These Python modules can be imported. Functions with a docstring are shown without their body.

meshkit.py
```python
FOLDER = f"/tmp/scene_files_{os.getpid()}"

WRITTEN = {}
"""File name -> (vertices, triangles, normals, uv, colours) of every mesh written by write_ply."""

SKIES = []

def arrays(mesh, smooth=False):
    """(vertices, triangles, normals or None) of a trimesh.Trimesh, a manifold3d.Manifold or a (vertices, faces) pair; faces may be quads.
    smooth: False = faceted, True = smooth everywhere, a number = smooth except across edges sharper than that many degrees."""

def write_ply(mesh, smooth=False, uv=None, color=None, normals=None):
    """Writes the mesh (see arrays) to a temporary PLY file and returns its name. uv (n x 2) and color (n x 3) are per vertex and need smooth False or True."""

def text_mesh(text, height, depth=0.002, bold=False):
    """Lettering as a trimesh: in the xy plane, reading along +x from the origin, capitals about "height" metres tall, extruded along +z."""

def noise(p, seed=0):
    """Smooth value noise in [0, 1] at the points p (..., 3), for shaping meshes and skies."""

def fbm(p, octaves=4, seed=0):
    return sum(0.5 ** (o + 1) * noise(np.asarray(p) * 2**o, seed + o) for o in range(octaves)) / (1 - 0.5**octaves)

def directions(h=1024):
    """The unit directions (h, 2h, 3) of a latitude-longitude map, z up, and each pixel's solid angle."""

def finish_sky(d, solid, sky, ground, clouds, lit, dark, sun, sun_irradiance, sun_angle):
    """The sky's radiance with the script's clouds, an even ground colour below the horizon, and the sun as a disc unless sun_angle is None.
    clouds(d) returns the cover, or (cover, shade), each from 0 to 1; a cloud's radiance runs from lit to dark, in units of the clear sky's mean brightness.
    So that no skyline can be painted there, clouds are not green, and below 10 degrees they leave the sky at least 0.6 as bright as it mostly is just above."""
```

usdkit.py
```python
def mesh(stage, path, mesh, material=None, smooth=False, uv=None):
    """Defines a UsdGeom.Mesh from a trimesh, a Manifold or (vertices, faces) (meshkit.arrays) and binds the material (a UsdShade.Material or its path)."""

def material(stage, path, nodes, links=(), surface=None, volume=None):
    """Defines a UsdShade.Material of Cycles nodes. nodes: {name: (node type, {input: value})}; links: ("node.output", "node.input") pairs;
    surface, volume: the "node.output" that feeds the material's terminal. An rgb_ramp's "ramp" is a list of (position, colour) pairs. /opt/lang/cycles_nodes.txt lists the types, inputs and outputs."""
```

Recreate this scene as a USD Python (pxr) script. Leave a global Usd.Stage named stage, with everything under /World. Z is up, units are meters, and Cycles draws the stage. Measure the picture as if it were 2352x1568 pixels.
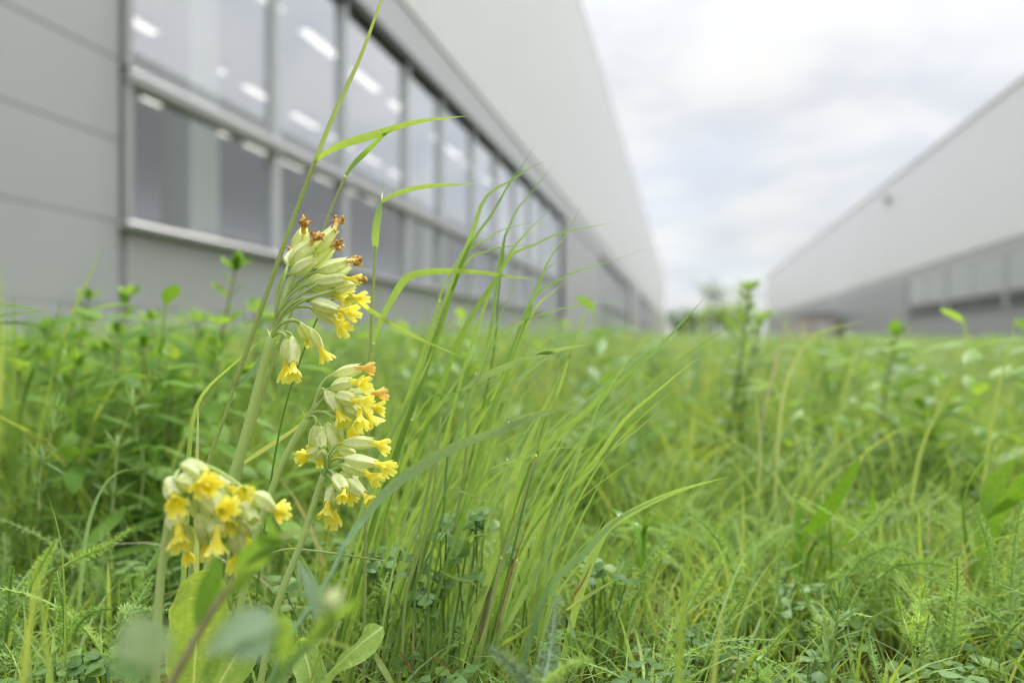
import math, random
import numpy as np, trimesh, usdkit, meshkit
from pxr import Usd, UsdGeom, UsdLux, UsdShade, Gf, Sdf, Vt

stage = Usd.Stage.CreateInMemory()
UsdGeom.SetStageUpAxis(stage, 'Z')
UsdGeom.SetStageMetersPerUnit(stage, 1.0)
UsdGeom.Xform.Define(stage, '/World')
rng = np.random.default_rng(7)
random.seed(7)

# ------------------------------------------------------------------ camera, sky, sun, exposure
CAM_H = 0.20
FOCUS = 0.335
cam = UsdGeom.Camera.Define(stage, '/World/camera')
cam.CreateFocalLengthAttr(24.0)
cam.CreateHorizontalApertureAttr(36.0)
cam.CreateFStopAttr(4.0)
cam.CreateFocusDistanceAttr(FOCUS)
cam.CreateClippingRangeAttr(Gf.Vec2f(0.01, 5000.0))
cam.CreateExposureAttr(1.38)
cam.AddTranslateOp().Set((0, 0, CAM_H))
cam.AddRotateXOp().Set(90.0)

SUN_EL, SUN_ROT = math.radians(52), math.radians(20)
skymat = usdkit.material(stage, '/World/Looks/overcast_sky', {
    "tc": ("texture_coordinate", {}),
    "sep": ("separate_xyz", {}),
    "zc": ("math", {"math_type": "maximum", "value2": 0.0}),
    "zo": ("math", {"math_type": "add", "value2": 0.22}),
    "dx": ("math", {"math_type": "divide"}),
    "dy": ("math", {"math_type": "divide"}),
    "v": ("combine_xyz", {"z": 0.37}),
    "n1": ("noise_texture", {"scale": 2.7, "detail": 3.0, "roughness": 0.5, "distortion": 0.2}),
    "n2": ("noise_texture", {"scale": 0.9, "detail": 2.0, "roughness": 0.5}),
    "r1": ("rgb_ramp", {"ramp": [(0.34, (3.95, 4.14, 4.46)), (0.45, (4.27, 4.4, 4.62)), (0.55, (4.7, 4.75, 4.84)), (0.66, (5.0, 5.0, 4.96))]}),
    "zsq": ("math", {"math_type": "power", "value2": 3.0}),
    "grad": ("math", {"math_type": "multiply_add", "value2": 2.2, "value3": 0.66}),
    "mul": ("vector_math", {"math_type": "scale"}),
    "cov": ("rgb_ramp", {"ramp": [(0.25, (0.86, 0.86, 0.86)), (0.6, (1, 1, 1))]}),
    "sky": ("sky_texture", {"sky_type": "single_scattering", "sun_disc": False, "sun_elevation": SUN_EL, "sun_rotation": SUN_ROT}),
    "mix": ("mix", {"mix_type": "mix", "use_clamp": False}),
    "bg": ("background_shader", {"strength": 0.1}),
}, [("tc.generated", "sep.vector"), ("sep.z", "zc.value1"), ("zc.value", "zo.value1"),
    ("sep.x", "dx.value1"), ("zo.value", "dx.value2"), ("sep.y", "dy.value1"), ("zo.value", "dy.value2"),
    ("dx.value", "v.x"), ("dy.value", "v.y"), ("v.vector", "n1.vector"), ("v.vector", "n2.vector"),
    ("n1.fac", "r1.fac"), ("n2.fac", "cov.fac"), ("zc.value", "zsq.value1"), ("zsq.value", "grad.value1"),
    ("r1.color", "mul.vector1"), ("grad.value", "mul.scale"),
    ("cov.color", "mix.fac"), ("sky.color", "mix.color1"), ("mul.vector", "mix.color2"), ("mix.color", "bg.color")],
    surface="bg.background")
dome = UsdLux.DomeLight.Define(stage, '/World/sky')
UsdShade.MaterialBindingAPI.Apply(dome.GetPrim()).Bind(skymat)
sun = UsdLux.DistantLight.Define(stage, '/World/sun')
sun.CreateNormalizeAttr(True)
sun.CreateIntensityAttr(0.40)
sun.CreateAngleAttr(12.0)
sun.CreateColorAttr(Gf.Vec3f(1.0, 0.96, 0.90))
sd = np.array([math.sin(SUN_ROT) * math.cos(SUN_EL), math.cos(SUN_ROT) * math.cos(SUN_EL), math.sin(SUN_EL)])
sun.AddTransformOp().Set(Gf.Matrix4d().SetLookAt(Gf.Vec3d(*sd.tolist()), Gf.Vec3d(0, 0, 0), Gf.Vec3d(0, 0, 1)).GetInverse())

# ------------------------------------------------------------------ helpers
_names = {}


def numbered(parent, name):
    k = (parent, name)
    n = _names.get(k, 0)
    _names[k] = n + 1
    return f'{parent}/{name}' + (f'_{n:03d}' if n else '')


def tag(prim, label=None, cat=None, group=None, kind=None):
    for key, val in (('label', label), ('category', cat), ('group', group), ('kind', kind)):
        if val:
            prim.SetCustomDataByKey(key, val)
    return prim


class Thing:
    """An Xform at the base of a thing (or of a part); children are given in world coordinates."""

    def __init__(self, name, label, cat, base=(0, 0, 0), group=None, kind=None, rotz=0.0, cls=False):
        self.base = np.asarray(base, float)
        self.rotz = rotz
        self.path = numbered('/World', name) if not cls else '/World/Kinds/' + name
        self.x = UsdGeom.Xform.Define(stage, self.path)
        if not cls:
            self.x.AddTranslateOp().Set(Gf.Vec3d(*self.base.tolist()))
            if rotz:
                self.x.AddRotateZOp().Set(rotz)
            tag(self.x.GetPrim(), label, cat, group, kind)

    def part(self, name, mesh, mat, smooth=True, parent=None, label=None, tint=None, local=False, kind=None):
        v, f = mesh if isinstance(mesh, tuple) else (np.asarray(mesh.vertices), np.asarray(mesh.faces))
        if not local:
            v = v - self.base
        p = numbered(parent or self.path, name)
        put(p, v, f, mat, smooth, tint)
        if label or kind:
            tag(stage.GetPrimAtPath(p), label, None, None, kind)
        return p

    def sub(self, name):
        p = numbered(self.path, name)
        UsdGeom.Xform.Define(stage, p)
        return p


def put(path, v, f, mat, smooth=True, tint=None):
    m = usdkit.mesh(stage, path, (v, f), mat, smooth=smooth)
    if tint is not None:
        UsdGeom.PrimvarsAPI(m).CreatePrimvar('tint', Sdf.ValueTypeNames.FloatArray, 'vertex').Set(Vt.FloatArray.FromNumpy(np.asarray(tint, np.float32)))
    return m


def copy_of(cls, name, label, cat, loc, rotz, scale, group, tilt=(0, 0)):
    p = numbered('/World', name)
    x = UsdGeom.Xform.Define(stage, p)
    x.AddTranslateOp().Set(Gf.Vec3d(*[float(c) for c in loc]))
    x.AddRotateXYZOp().Set(Gf.Vec3f(float(tilt[0]), float(tilt[1]), float(rotz)))
    x.AddScaleOp().Set(Gf.Vec3f(float(scale), float(scale), float(scale)))
    x.GetPrim().GetReferences().AddInternalReference(cls)
    x.GetPrim().SetInstanceable(True)
    tag(x.GetPrim(), label, cat, group)
    return x


def P(x, y, d):
    """World point that stands at distance d in front of the camera in the direction read off the photograph."""
    return np.array([(x - 1176) / 1568 * d, d, CAM_H + (784 - y) / 1568 * d])


def ground_y(d):
    return 784 + 1568 * CAM_H / d


def spline(pts, n):
    """Catmull-Rom through the points, n samples."""
    p = np.asarray(pts, float)
    if len(p) == 2:
        return p[0] + (p[1] - p[0]) * np.linspace(0, 1, n)[:, None]
    seg = np.linalg.norm(np.diff(p, axis=0), axis=1)
    t = np.concatenate([[0], np.cumsum(np.sqrt(seg + 1e-12))])
    from scipy.interpolate import CubicSpline, PchipInterpolator
    s = PchipInterpolator(t, p, axis=0) if len(p) < 3 else CubicSpline(t, p, axis=0, bc_type='natural')
    return s(np.linspace(0, t[-1], n))


def unit(a):
    a = np.asarray(a, float)
    return a / np.maximum(np.linalg.norm(a, axis=-1, keepdims=True), 1e-12)


def tangents(p):
    return unit(np.gradient(p, axis=0))


def ribbon(p, w, side, fold=0.25):
    """A blade: three rows of vertices (edge, midrib, edge) along p; w half widths; side unit vectors."""
    t = tangents(p)
    side = unit(side - (side * t).sum(1, keepdims=True) * t)
    nrm = np.cross(t, side)
    w = np.asarray(w)[:, None]
    a, b, c = p - side * w + nrm * w * fold, p, p + side * w + nrm * w * fold
    v = np.stack([a, b, c], 1).reshape(-1, 3)
    n = len(p)
    f = []
    for i in range(n - 1):
        k = 3 * i
        f += [(k, k + 1, k + 4), (k, k + 4, k + 3), (k + 1, k + 2, k + 5), (k + 1, k + 5, k + 4)]
    return v, np.array(f)


def tube(p, r, n=8):
    p = np.asarray(p, float)
    r = np.broadcast_to(np.asarray(r, float), (len(p),))
    t = tangents(p)
    ref = np.array([0.31, 0.87, 0.2])
    a = unit(np.cross(t, ref))
    b = np.cross(t, a)
    th = np.linspace(0, 2 * np.pi, n, endpoint=False)
    v = (p[:, None] + r[:, None, None] * (np.cos(th)[None, :, None] * a[:, None] + np.sin(th)[None, :, None] * b[:, None])).reshape(-1, 3)
    f = []
    for i in range(len(p) - 1):
        for j in range(n):
            k = (j + 1) % n
            f += [(i * n + j, i * n + k, (i + 1) * n + k), (i * n + j, (i + 1) * n + k, (i + 1) * n + j)]
    v = np.vstack([v, p[:1], p[-1:]])
    c0, c1, e = len(v) - 2, len(v) - 1, (len(p) - 1) * n
    for j in range(n):
        k = (j + 1) % n
        f += [(c0, k, j), (c1, e + j, e + k)]
    return v, np.array(f)


def join(ms):
    vs, fs, n = [], [], 0
    for v, f in ms:
        vs.append(v)
        fs.append(np.asarray(f) + n)
        n += len(v)
    return np.vstack(vs), np.vstack(fs)


def box(x0, x1, y0, y1, z0, z1, ch=0.0):
    """A box, its edges chamfered by ch."""
    if ch <= 0:
        b = trimesh.creation.box(bounds=[[x0, y0, z0], [x1, y1, z1]])
        return np.array(b.vertices), np.array(b.faces)
    pts = []
    for sx in (0, 1):
        for sy in (0, 1):
            for sz in (0, 1):
                c = np.array([(x0, x1)[sx], (y0, y1)[sy], (z0, z1)[sz]], float)
                s = np.array([1 - 2 * sx, 1 - 2 * sy, 1 - 2 * sz]) * ch
                pts += [c + s * [0, 1, 1], c + s * [1, 0, 1], c + s * [1, 1, 0]]
    h = trimesh.convex.convex_hull(np.array(pts))
    return np.array(h.vertices), np.array(h.faces)


# ------------------------------------------------------------------ materials
def plain(name, col, rough=0.5, metal=0.0, noise=0.0, scale=8.0, spec=0.5):
    n = {"p": ("principled_bsdf", {"base_color": col, "roughness": rough, "metallic": metal, "specular_ior_level": spec})}
    l = []
    if noise:
        n["g"] = ("geometry", {})
        n["n"] = ("noise_texture", {"scale": scale, "detail": 4.0})
        lo, hi = [c * (1 - noise) for c in col], [min(1, c * (1 + noise)) for c in col]
        n["r"] = ("rgb_ramp", {"ramp": [(0.3, lo), (0.7, hi)]})
        l = [("g.position", "n.vector"), ("n.fac", "r.fac"), ("r.color", "p.base_color")]
    return usdkit.material(stage, '/World/Looks/' + name, n, l, surface="p.BSDF")


def leafy(name, cols, trans=0.36, rough=0.5, tcol=None, grain=(14, 3, 500.0), by_tint=False, sheen=0.0, spec=0.18, soft=1.0):
    """Leaf: colour ramp driven by a random per blade (or by the mesh's tint), fine streak noise, translucent."""
    n = {"g": ("geometry", {}),
         "r": ("rgb_ramp", {"ramp": [(i / (len(cols) - 1), c) for i, c in enumerate(cols)] if np.ndim(cols[0][-1]) == 0 else cols}),
         "nz": ("noise_texture", {"scale": grain[2], "detail": 3.0}),
         "nr": ("rgb_ramp", {"ramp": [(0.25, (1 - 0.22 * soft,) * 3), (0.75, (1 + 0.2 * soft,) * 3)]}),
         "m": ("mix", {"mix_type": "multiply", "fac": 1.0}),
         "tg": ("mix", {"mix_type": "multiply", "fac": 1.0, "color2": tcol or (1.7, 1.5, 0.7)}),
         "p": ("principled_bsdf", {"roughness": rough, "specular_ior_level": spec, "sheen_weight": sheen, "sheen_tint": (0.9, 1.0, 0.8)}),
         "t": ("translucent_bsdf", {}),
         "mx": ("mix_closure", {"fac": trans})}
    l = [("g.position", "nz.vector"), ("nz.fac", "nr.fac"), ("r.color", "m.color1"), ("nr.color", "m.color2"),
         ("m.color", "p.base_color"), ("m.color", "tg.color1"), ("tg.color", "t.color"), ("p.BSDF", "mx.closure1"), ("t.BSDF", "mx.closure2")]
    if by_tint:
        n["a"] = ("attribute", {"attribute": "tint"})
        l.append(("a.fac", "r.fac"))
    else:
        n["oi"] = ("object_info", {})
        n["ad"] = ("math", {"math_type": "add"})
        n["fr"] = ("math", {"math_type": "fraction"})
        l += [("g.random_per_island", "ad.value1"), ("oi.random", "ad.value2"), ("ad.value", "fr.value1"), ("fr.value", "r.fac")]
    return usdkit.material(stage, '/World/Looks/' + name, n, l, surface="mx.closure")


M = {}
M['grass'] = leafy('grass_blades', [(0.123, 0.223, 0.044), (0.211, 0.339, 0.075), (0.290, 0.418, 0.095), (0.350, 0.463, 0.131), (0.193, 0.311, 0.131)])
M['grass_far'] = leafy('far_grass_blades', [(0.127, 0.225, 0.064), (0.217, 0.334, 0.096), (0.284, 0.396, 0.120), (0.337, 0.427, 0.151), (0.194, 0.310, 0.160), (0.390, 0.427, 0.254)])
M['blade'] = leafy('tuft_blades', [(0.136, 0.270, 0.060), (0.205, 0.349, 0.086), (0.264, 0.400, 0.121), (0.170, 0.297, 0.154)], trans=0.45, rough=0.38, soft=0.4)
M['blue_blade'] = leafy('bluish_blades', [(0.20, 0.33, 0.17), (0.25, 0.38, 0.20)], trans=0.35, rough=0.4, soft=0.4)
M['lime'] = leafy('lime_stalks', [(0.339, 0.443, 0.152), (0.388, 0.474, 0.209)], trans=0.3, rough=0.4, soft=0.3)
M['herb'] = leafy('herb_leaves', [(0.083, 0.168, 0.048), (0.133, 0.243, 0.073), (0.184, 0.309, 0.113), (0.234, 0.361, 0.097)], trans=0.35)
M['weed'] = leafy('weed_leaves', [(0.105, 0.227, 0.038), (0.170, 0.322, 0.056), (0.243, 0.398, 0.086)], trans=0.42)
M['glaucous'] = leafy('glaucous_leaves', [(0.22, 0.33, 0.21), (0.27, 0.38, 0.24)], trans=0.3)
M['yarrow'] = leafy('feathery_leaves', [(0.204, 0.356, 0.085), (0.280, 0.450, 0.125), (0.354, 0.515, 0.218), (0.391, 0.562, 0.135)], trans=0.35)
M['stem'] = leafy('cowslip_stems', [(0.48, 0.63, 0.21), (0.53, 0.66, 0.26)], trans=0.2, rough=0.6, soft=0.25, tcol=(1.1, 1.1, 0.8))
M['calyx'] = leafy('calyx_skin', [(0.0, (0.56, 0.66, 0.20)), (0.45, (0.78, 0.85, 0.42)), (1.0, (0.88, 0.92, 0.60))], trans=0.35, rough=0.6, by_tint=True, tcol=(1.1, 1.08, 0.85), soft=0.4)
M['corolla'] = leafy('yellow_petals', [(0.0, (0.90, 0.56, 0.01)), (0.35, (0.95, 0.83, 0.07)), (1.0, (0.96, 0.93, 0.22))], trans=0.4, rough=0.5, by_tint=True, tcol=(1.05, 1.05, 0.9), spec=0.25, soft=0.5)
M['fade'] = leafy('orange_petals', [(0.0, (0.86, 0.58, 0.10)), (1.0, (0.88, 0.62, 0.18))], trans=0.35, by_tint=True, tcol=(1.0, 0.9, 0.7))
M['wilt'] = leafy('wilted_petals', [(0.0, (0.86, 0.66, 0.22)), (0.5, (0.76, 0.48, 0.13)), (1.0, (0.58, 0.32, 0.08))], trans=0.25, rough=0.7, by_tint=True, tcol=(1, 0.9, 0.7))
M['bigleaf'] = leafy('cowslip_leaf_skin', [(0.0, (0.28, 0.43, 0.09)), (0.5, (0.34, 0.48, 0.12)), (1.0, (0.62, 0.72, 0.36))], trans=0.42, rough=0.5, by_tint=True, soft=0.6)
M['broad'] = leafy('broad_herb_leaves', [(0.080, 0.176, 0.032), (0.160, 0.288, 0.056), (0.272, 0.400, 0.160), (0.240, 0.384, 0.080)], trans=0.36)
M['plantain'] = leafy('broad_weed_leaves', [(0.12, 0.26, 0.03), (0.17, 0.32, 0.05)], trans=0.35, rough=0.35)
M['drystem'] = leafy('dry_straw', [(0.42, 0.40, 0.26), (0.50, 0.46, 0.32)], trans=0.2, rough=0.6)
M['redstem'] = leafy('reddish_stalks', [(0.30, 0.17, 0.09), (0.36, 0.24, 0.10)], trans=0.15, rough=0.6)
M['brown'] = plain('brown_stalks', (0.12, 0.085, 0.045), 0.6, noise=0.3, scale=200)
M['weedstem'] = plain('weed_stalks', (0.20, 0.19, 0.085), 0.6, noise=0.25, scale=150)
M['bud'] = plain('pale_bud', (0.40, 0.47, 0.20), 0.6, noise=0.15, scale=400)
M['node'] = plain('stalk_joints', (0.46, 0.52, 0.16), 0.5)
M['drop'] = usdkit.material(stage, '/World/Looks/water_drops', {"p": ("principled_bsdf", {"base_color": (1, 1, 1), "roughness": 0.02, "ior": 1.33, "transmission_weight": 1.0})}, surface="p.BSDF")
M['soil'] = usdkit.material(stage, '/World/Looks/mossy_soil', {
    "g": ("geometry", {}), "n": ("noise_texture", {"scale": 26.0, "detail": 6.0, "roughness": 0.65}),
    "n2": ("noise_texture", {"scale": 420.0, "detail": 4.0}),
    "r": ("rgb_ramp", {"ramp": [(0.28, (0.03, 0.024, 0.012)), (0.45, (0.055, 0.055, 0.016)), (0.6, (0.13, 0.12, 0.02)), (0.76, (0.23, 0.16, 0.02))]}),
    "r2": ("rgb_ramp", {"ramp": [(0.3, (0.55, 0.55, 0.55)), (0.7, (1.3, 1.3, 1.3))]}),
    "m": ("mix", {"mix_type": "multiply", "fac": 1.0}), "b": ("bump", {"strength": 0.8, "distance": 0.004}),
    "p": ("principled_bsdf", {"roughness": 0.9, "specular_ior_level": 0.2})},
    [("g.position", "n.vector"), ("g.position", "n2.vector"), ("n.fac", "r.fac"), ("n2.fac", "r2.fac"), ("r.color", "m.color1"), ("r2.color", "m.color2"),
     ("m.color", "p.base_color"), ("n2.fac", "b.height"), ("b.normal", "p.normal")], surface="p.BSDF")
M['moss'] = leafy('moss_tips', [(0.10, 0.12, 0.012), (0.19, 0.17, 0.016), (0.24, 0.18, 0.02), (0.13, 0.17, 0.02)], trans=0.3, rough=0.7)
M['panel'] = plain('grey_metal_panels', (0.40, 0.402, 0.405), 0.42, metal=0.25, noise=0.02, scale=1.5)
M['panel_shade'] = plain('darker_grey_panels', (0.30, 0.305, 0.31), 0.42, metal=0.25, noise=0.02, scale=1.5)
M['band'] = plain('silver_fascia_panels', (0.43, 0.44, 0.445), 0.42, metal=0.2, noise=0.02, scale=1.5)
M['backing'] = plain('joint_backing', (0.26, 0.26, 0.27), 0.7)
M['frame'] = plain('window_aluminium', (0.34, 0.34, 0.34), 0.45, metal=0.3)
M['mull'] = plain('mullion_aluminium', (0.52, 0.53, 0.54), 0.4, metal=0.2)
M['dark'] = plain('dark_head_profile', (0.022, 0.026, 0.02), 0.6)
M['white'] = plain('white_cladding', (0.60, 0.60, 0.595), 0.38, noise=0.012, scale=0.7)
M['trim'] = plain('roof_trim', (0.66, 0.66, 0.66), 0.4)
M['inner'] = plain('hall_inner_walls', (0.88, 0.88, 0.88), 0.8)
M['ceil'] = plain('hall_ceiling', (0.90, 0.90, 0.925), 0.8)
M['floor'] = plain('hall_floor', (0.84, 0.84, 0.84), 0.5)
M['column'] = plain('white_columns', (0.94, 0.95, 0.94), 0.6)
M['obscure'] = plain('pale_window_panels', (0.33, 0.35, 0.335), 0.25)
M['darkglass'] = plain('dark_window_glass', (0.02, 0.025, 0.024), 0.08)
M['brick'] = plain('red_brown_walls', (0.42, 0.36, 0.32), 0.8, noise=0.2, scale=2)
M['bark'] = plain('tree_bark', (0.10, 0.085, 0.065), 0.9, noise=0.3, scale=3)
M['lampcase'] = plain('lamp_housing', (0.6, 0.6, 0.6), 0.4)
M['vent'] = plain('vent_grey', (0.48, 0.49, 0.49), 0.5)
M['lampglow'] = usdkit.material(stage, '/World/Looks/lamp_glow', {"e": ("emission", {"color": (1.0, 0.96, 0.86), "strength": 0.8})}, surface="e.emission")


def glass(name, tint, ior):
    return usdkit.material(stage, '/World/Looks/' + name, {
        "lw": ("layer_weight", {"blend": 0.5}), "pw": ("math", {"math_type": "power", "value2": 3.0}), "f": ("math", {"math_type": "multiply_add", "value2": 1 - ior, "value3": ior}), "t": ("transparent_bsdf", {"color": tint}), "g": ("glossy_bsdf", {"color": (0.95, 0.97, 1.0), "roughness": 0.02}),
        "m": ("mix_closure", {})}, [("lw.facing", "pw.value1"), ("pw.value", "f.value1"), ("f.value", "m.fac"), ("t.BSDF", "m.closure1"), ("g.BSDF", "m.closure2")], surface="m.closure")


M['pane'] = glass('clear_pane', (0.97, 0.98, 1.0), 0.52)
M['pane_low'] = glass('tinted_pane', (0.84, 0.86, 0.86), 0.09)

# ------------------------------------------------------------------ ground
gx = np.concatenate([np.linspace(-3.0, 3.0, 121)])
gy = np.linspace(-1.0, 5.0, 121)
X, Y = np.meshgrid(gx, gy)
Z = (meshkit.fbm(np.stack([X * 9, Y * 9, X * 0], -1), 3, 3) - 0.5) * 0.022
edge = np.clip(np.minimum.reduce([X + 3, 3 - X, Y + 1, 5 - Y]) / 0.5, 0, 1)
Z = Z * edge
idx = np.arange(121 * 121).reshape(121, 121)
q = np.stack([idx[:-1, :-1], idx[:-1, 1:], idx[1:, 1:], idx[1:, :-1]], -1).reshape(-1, 4)
gv = np.stack([X, Y, Z], -1).reshape(-1, 3)
gf = np.vstack([q[:, [0, 1, 2]], q[:, [0, 2, 3]]])
o = [(-3, -1), (3, -1), (3, 5), (-3, 5)]
R_ = 3000.0
far = [(-R_, -R_), (R_, -R_), (R_, R_), (-R_, R_)]
ring = np.array([(x, y, 0) for x, y in o] + [(x, y, 0) for x, y in far], float)
rf = []
for i in range(4):
    j = (i + 1) % 4
    rf += [(i, 4 + i, 4 + j), (i, 4 + j, j)]
gv, gf = join([(gv, gf), (ring, np.array(rf))])
put('/World/ground', gv, gf, M['soil'], smooth=True)
tag(stage.GetPrimAtPath('/World/ground'), 'mossy brown soil under the meadow', None, None, 'structure')

# ------------------------------------------------------------------ the two halls
TH = math.atan((1570 - 1176) / 1568)             # the street's bearing from the viewing direction
UV, NV = np.array([math.sin(TH), math.cos(TH), 0]), np.array([math.cos(TH), -math.sin(TH), 0])
LEFT, RIGHT, ROOF, LONG = -4.0, 16.8, 13.75, 150.0


def lane(L, Y, z=0.0):
    return NV * L + UV * Y + np.array([0, 0, z])


class Hall(Thing):
    """Local axes: x away from the facade into the lane's right, y along the lane, z up."""

    def bx(self, name, x0, x1, y0, y1, z0, z1, mat, ch=0.004, parent=None, kind=None):
        return self.part(name, box(x0, x1, y0, y1, z0, z1, ch), M[mat], smooth=False, parent=parent, local=True, kind=kind)


hall = Hall('factory_hall', 'long grey and white metal clad hall on the left with a strip of tall windows', 'building', lane(LEFT, 0), rotz=-math.degrees(TH))
W = [(4.16, 23.1), (34.0, 52.9), (64.0, 83.0)]
SILL, TRANS, HEAD, BAND = 1.09, 2.16, 4.43, 5.13
rows = [-0.1, 0.45, 1.07, 1.665, 2.255, 2.84, 3.43, 4.01, 4.43]
g = 0.003
solid = [(-5.0, 4.16), (23.1, 34.0), (52.9, 64.0), (83.0, LONG)]
for a, b in solid:                               # full-height grey panels
    n = max(1, round((b - a) / 4.6)) if b < 90 else 9
    ys = np.linspace(a, b, n + 1)
    if a < 0:
        ys = np.array([-5.0, -0.5, 4.145])
    for y0, y1 in zip(ys[:-1], ys[1:]):
        for z0, z1 in zip(rows[:-1], rows[1:]):
            hall.bx('wall_panel', -0.05, 0.0, y0 + g, y1 - g, z0 + g, z1 - g, 'panel', 0.005)
for a, b in W:                                   # panels under the windows
    ys = [a + 0.055] + list(np.arange(a + 3.5, b - 1, 3.44)) + [b]
    for y0, y1 in zip(ys[:-1], ys[1:]):
        for z0, z1 in ((rows[0], rows[1]), (rows[1], SILL - 0.075)):
            hall.bx('wall_panel', -0.05, 0.0, y0 + g, y1 - g, z0 + g, z1 - g, 'panel', 0.005)
ys = np.arange(-5, LONG + 0.1, 155 / 31)
for y0, y1 in zip(ys[:-1], ys[1:]):
    hall.bx('fascia_panel', -0.05, 0.012, y0 + g, y1 - g, HEAD + 0.05, BAND - g, 'band', 0.008)
    hall.bx('cladding_panel', -0.05, 0.03, y0 + 0.004, y1 - 0.004, BAND + 0.025, ROOF - 0.2, 'white', 0.01)
hall.bx('roof_edge', -0.3, 0.05, -5.0, LONG, ROOF - 0.2, ROOF, 'trim', 0.02)
hall.bx('roof', -22, -0.3, -5.0, LONG, ROOF - 0.35, ROOF - 0.05, 'trim', 0)
hall.bx('roof_glazing', -30.2, -22.02, -5.0, LONG, 6.40, 6.41, 'pane', 0)
hall.bx('upper_back_wall', -22.2, -22.01, -5.0, LONG, 6.42, ROOF - 0.36, 'white', 0)
hall.bx('upper_backing', -0.2, -0.06, -5.0, LONG, HEAD + 0.02, ROOF - 0.36, 'backing', 0)
for a, b in solid:
    hall.bx('wall_backing', -0.2, -0.058, a, b - 0.002, -0.1, HEAD + 0.018, 'backing', 0)
for a, b in W:
    hall.bx('wall_backing', -0.2, -0.058, a, b - 0.002, -0.1, SILL - 0.08, 'backing', 0)
    hall.bx('backing_joint', -0.05, -0.02, a + 0.004, a + 0.051, -0.09, SILL - 0.075, 'backing', 0)
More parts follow.
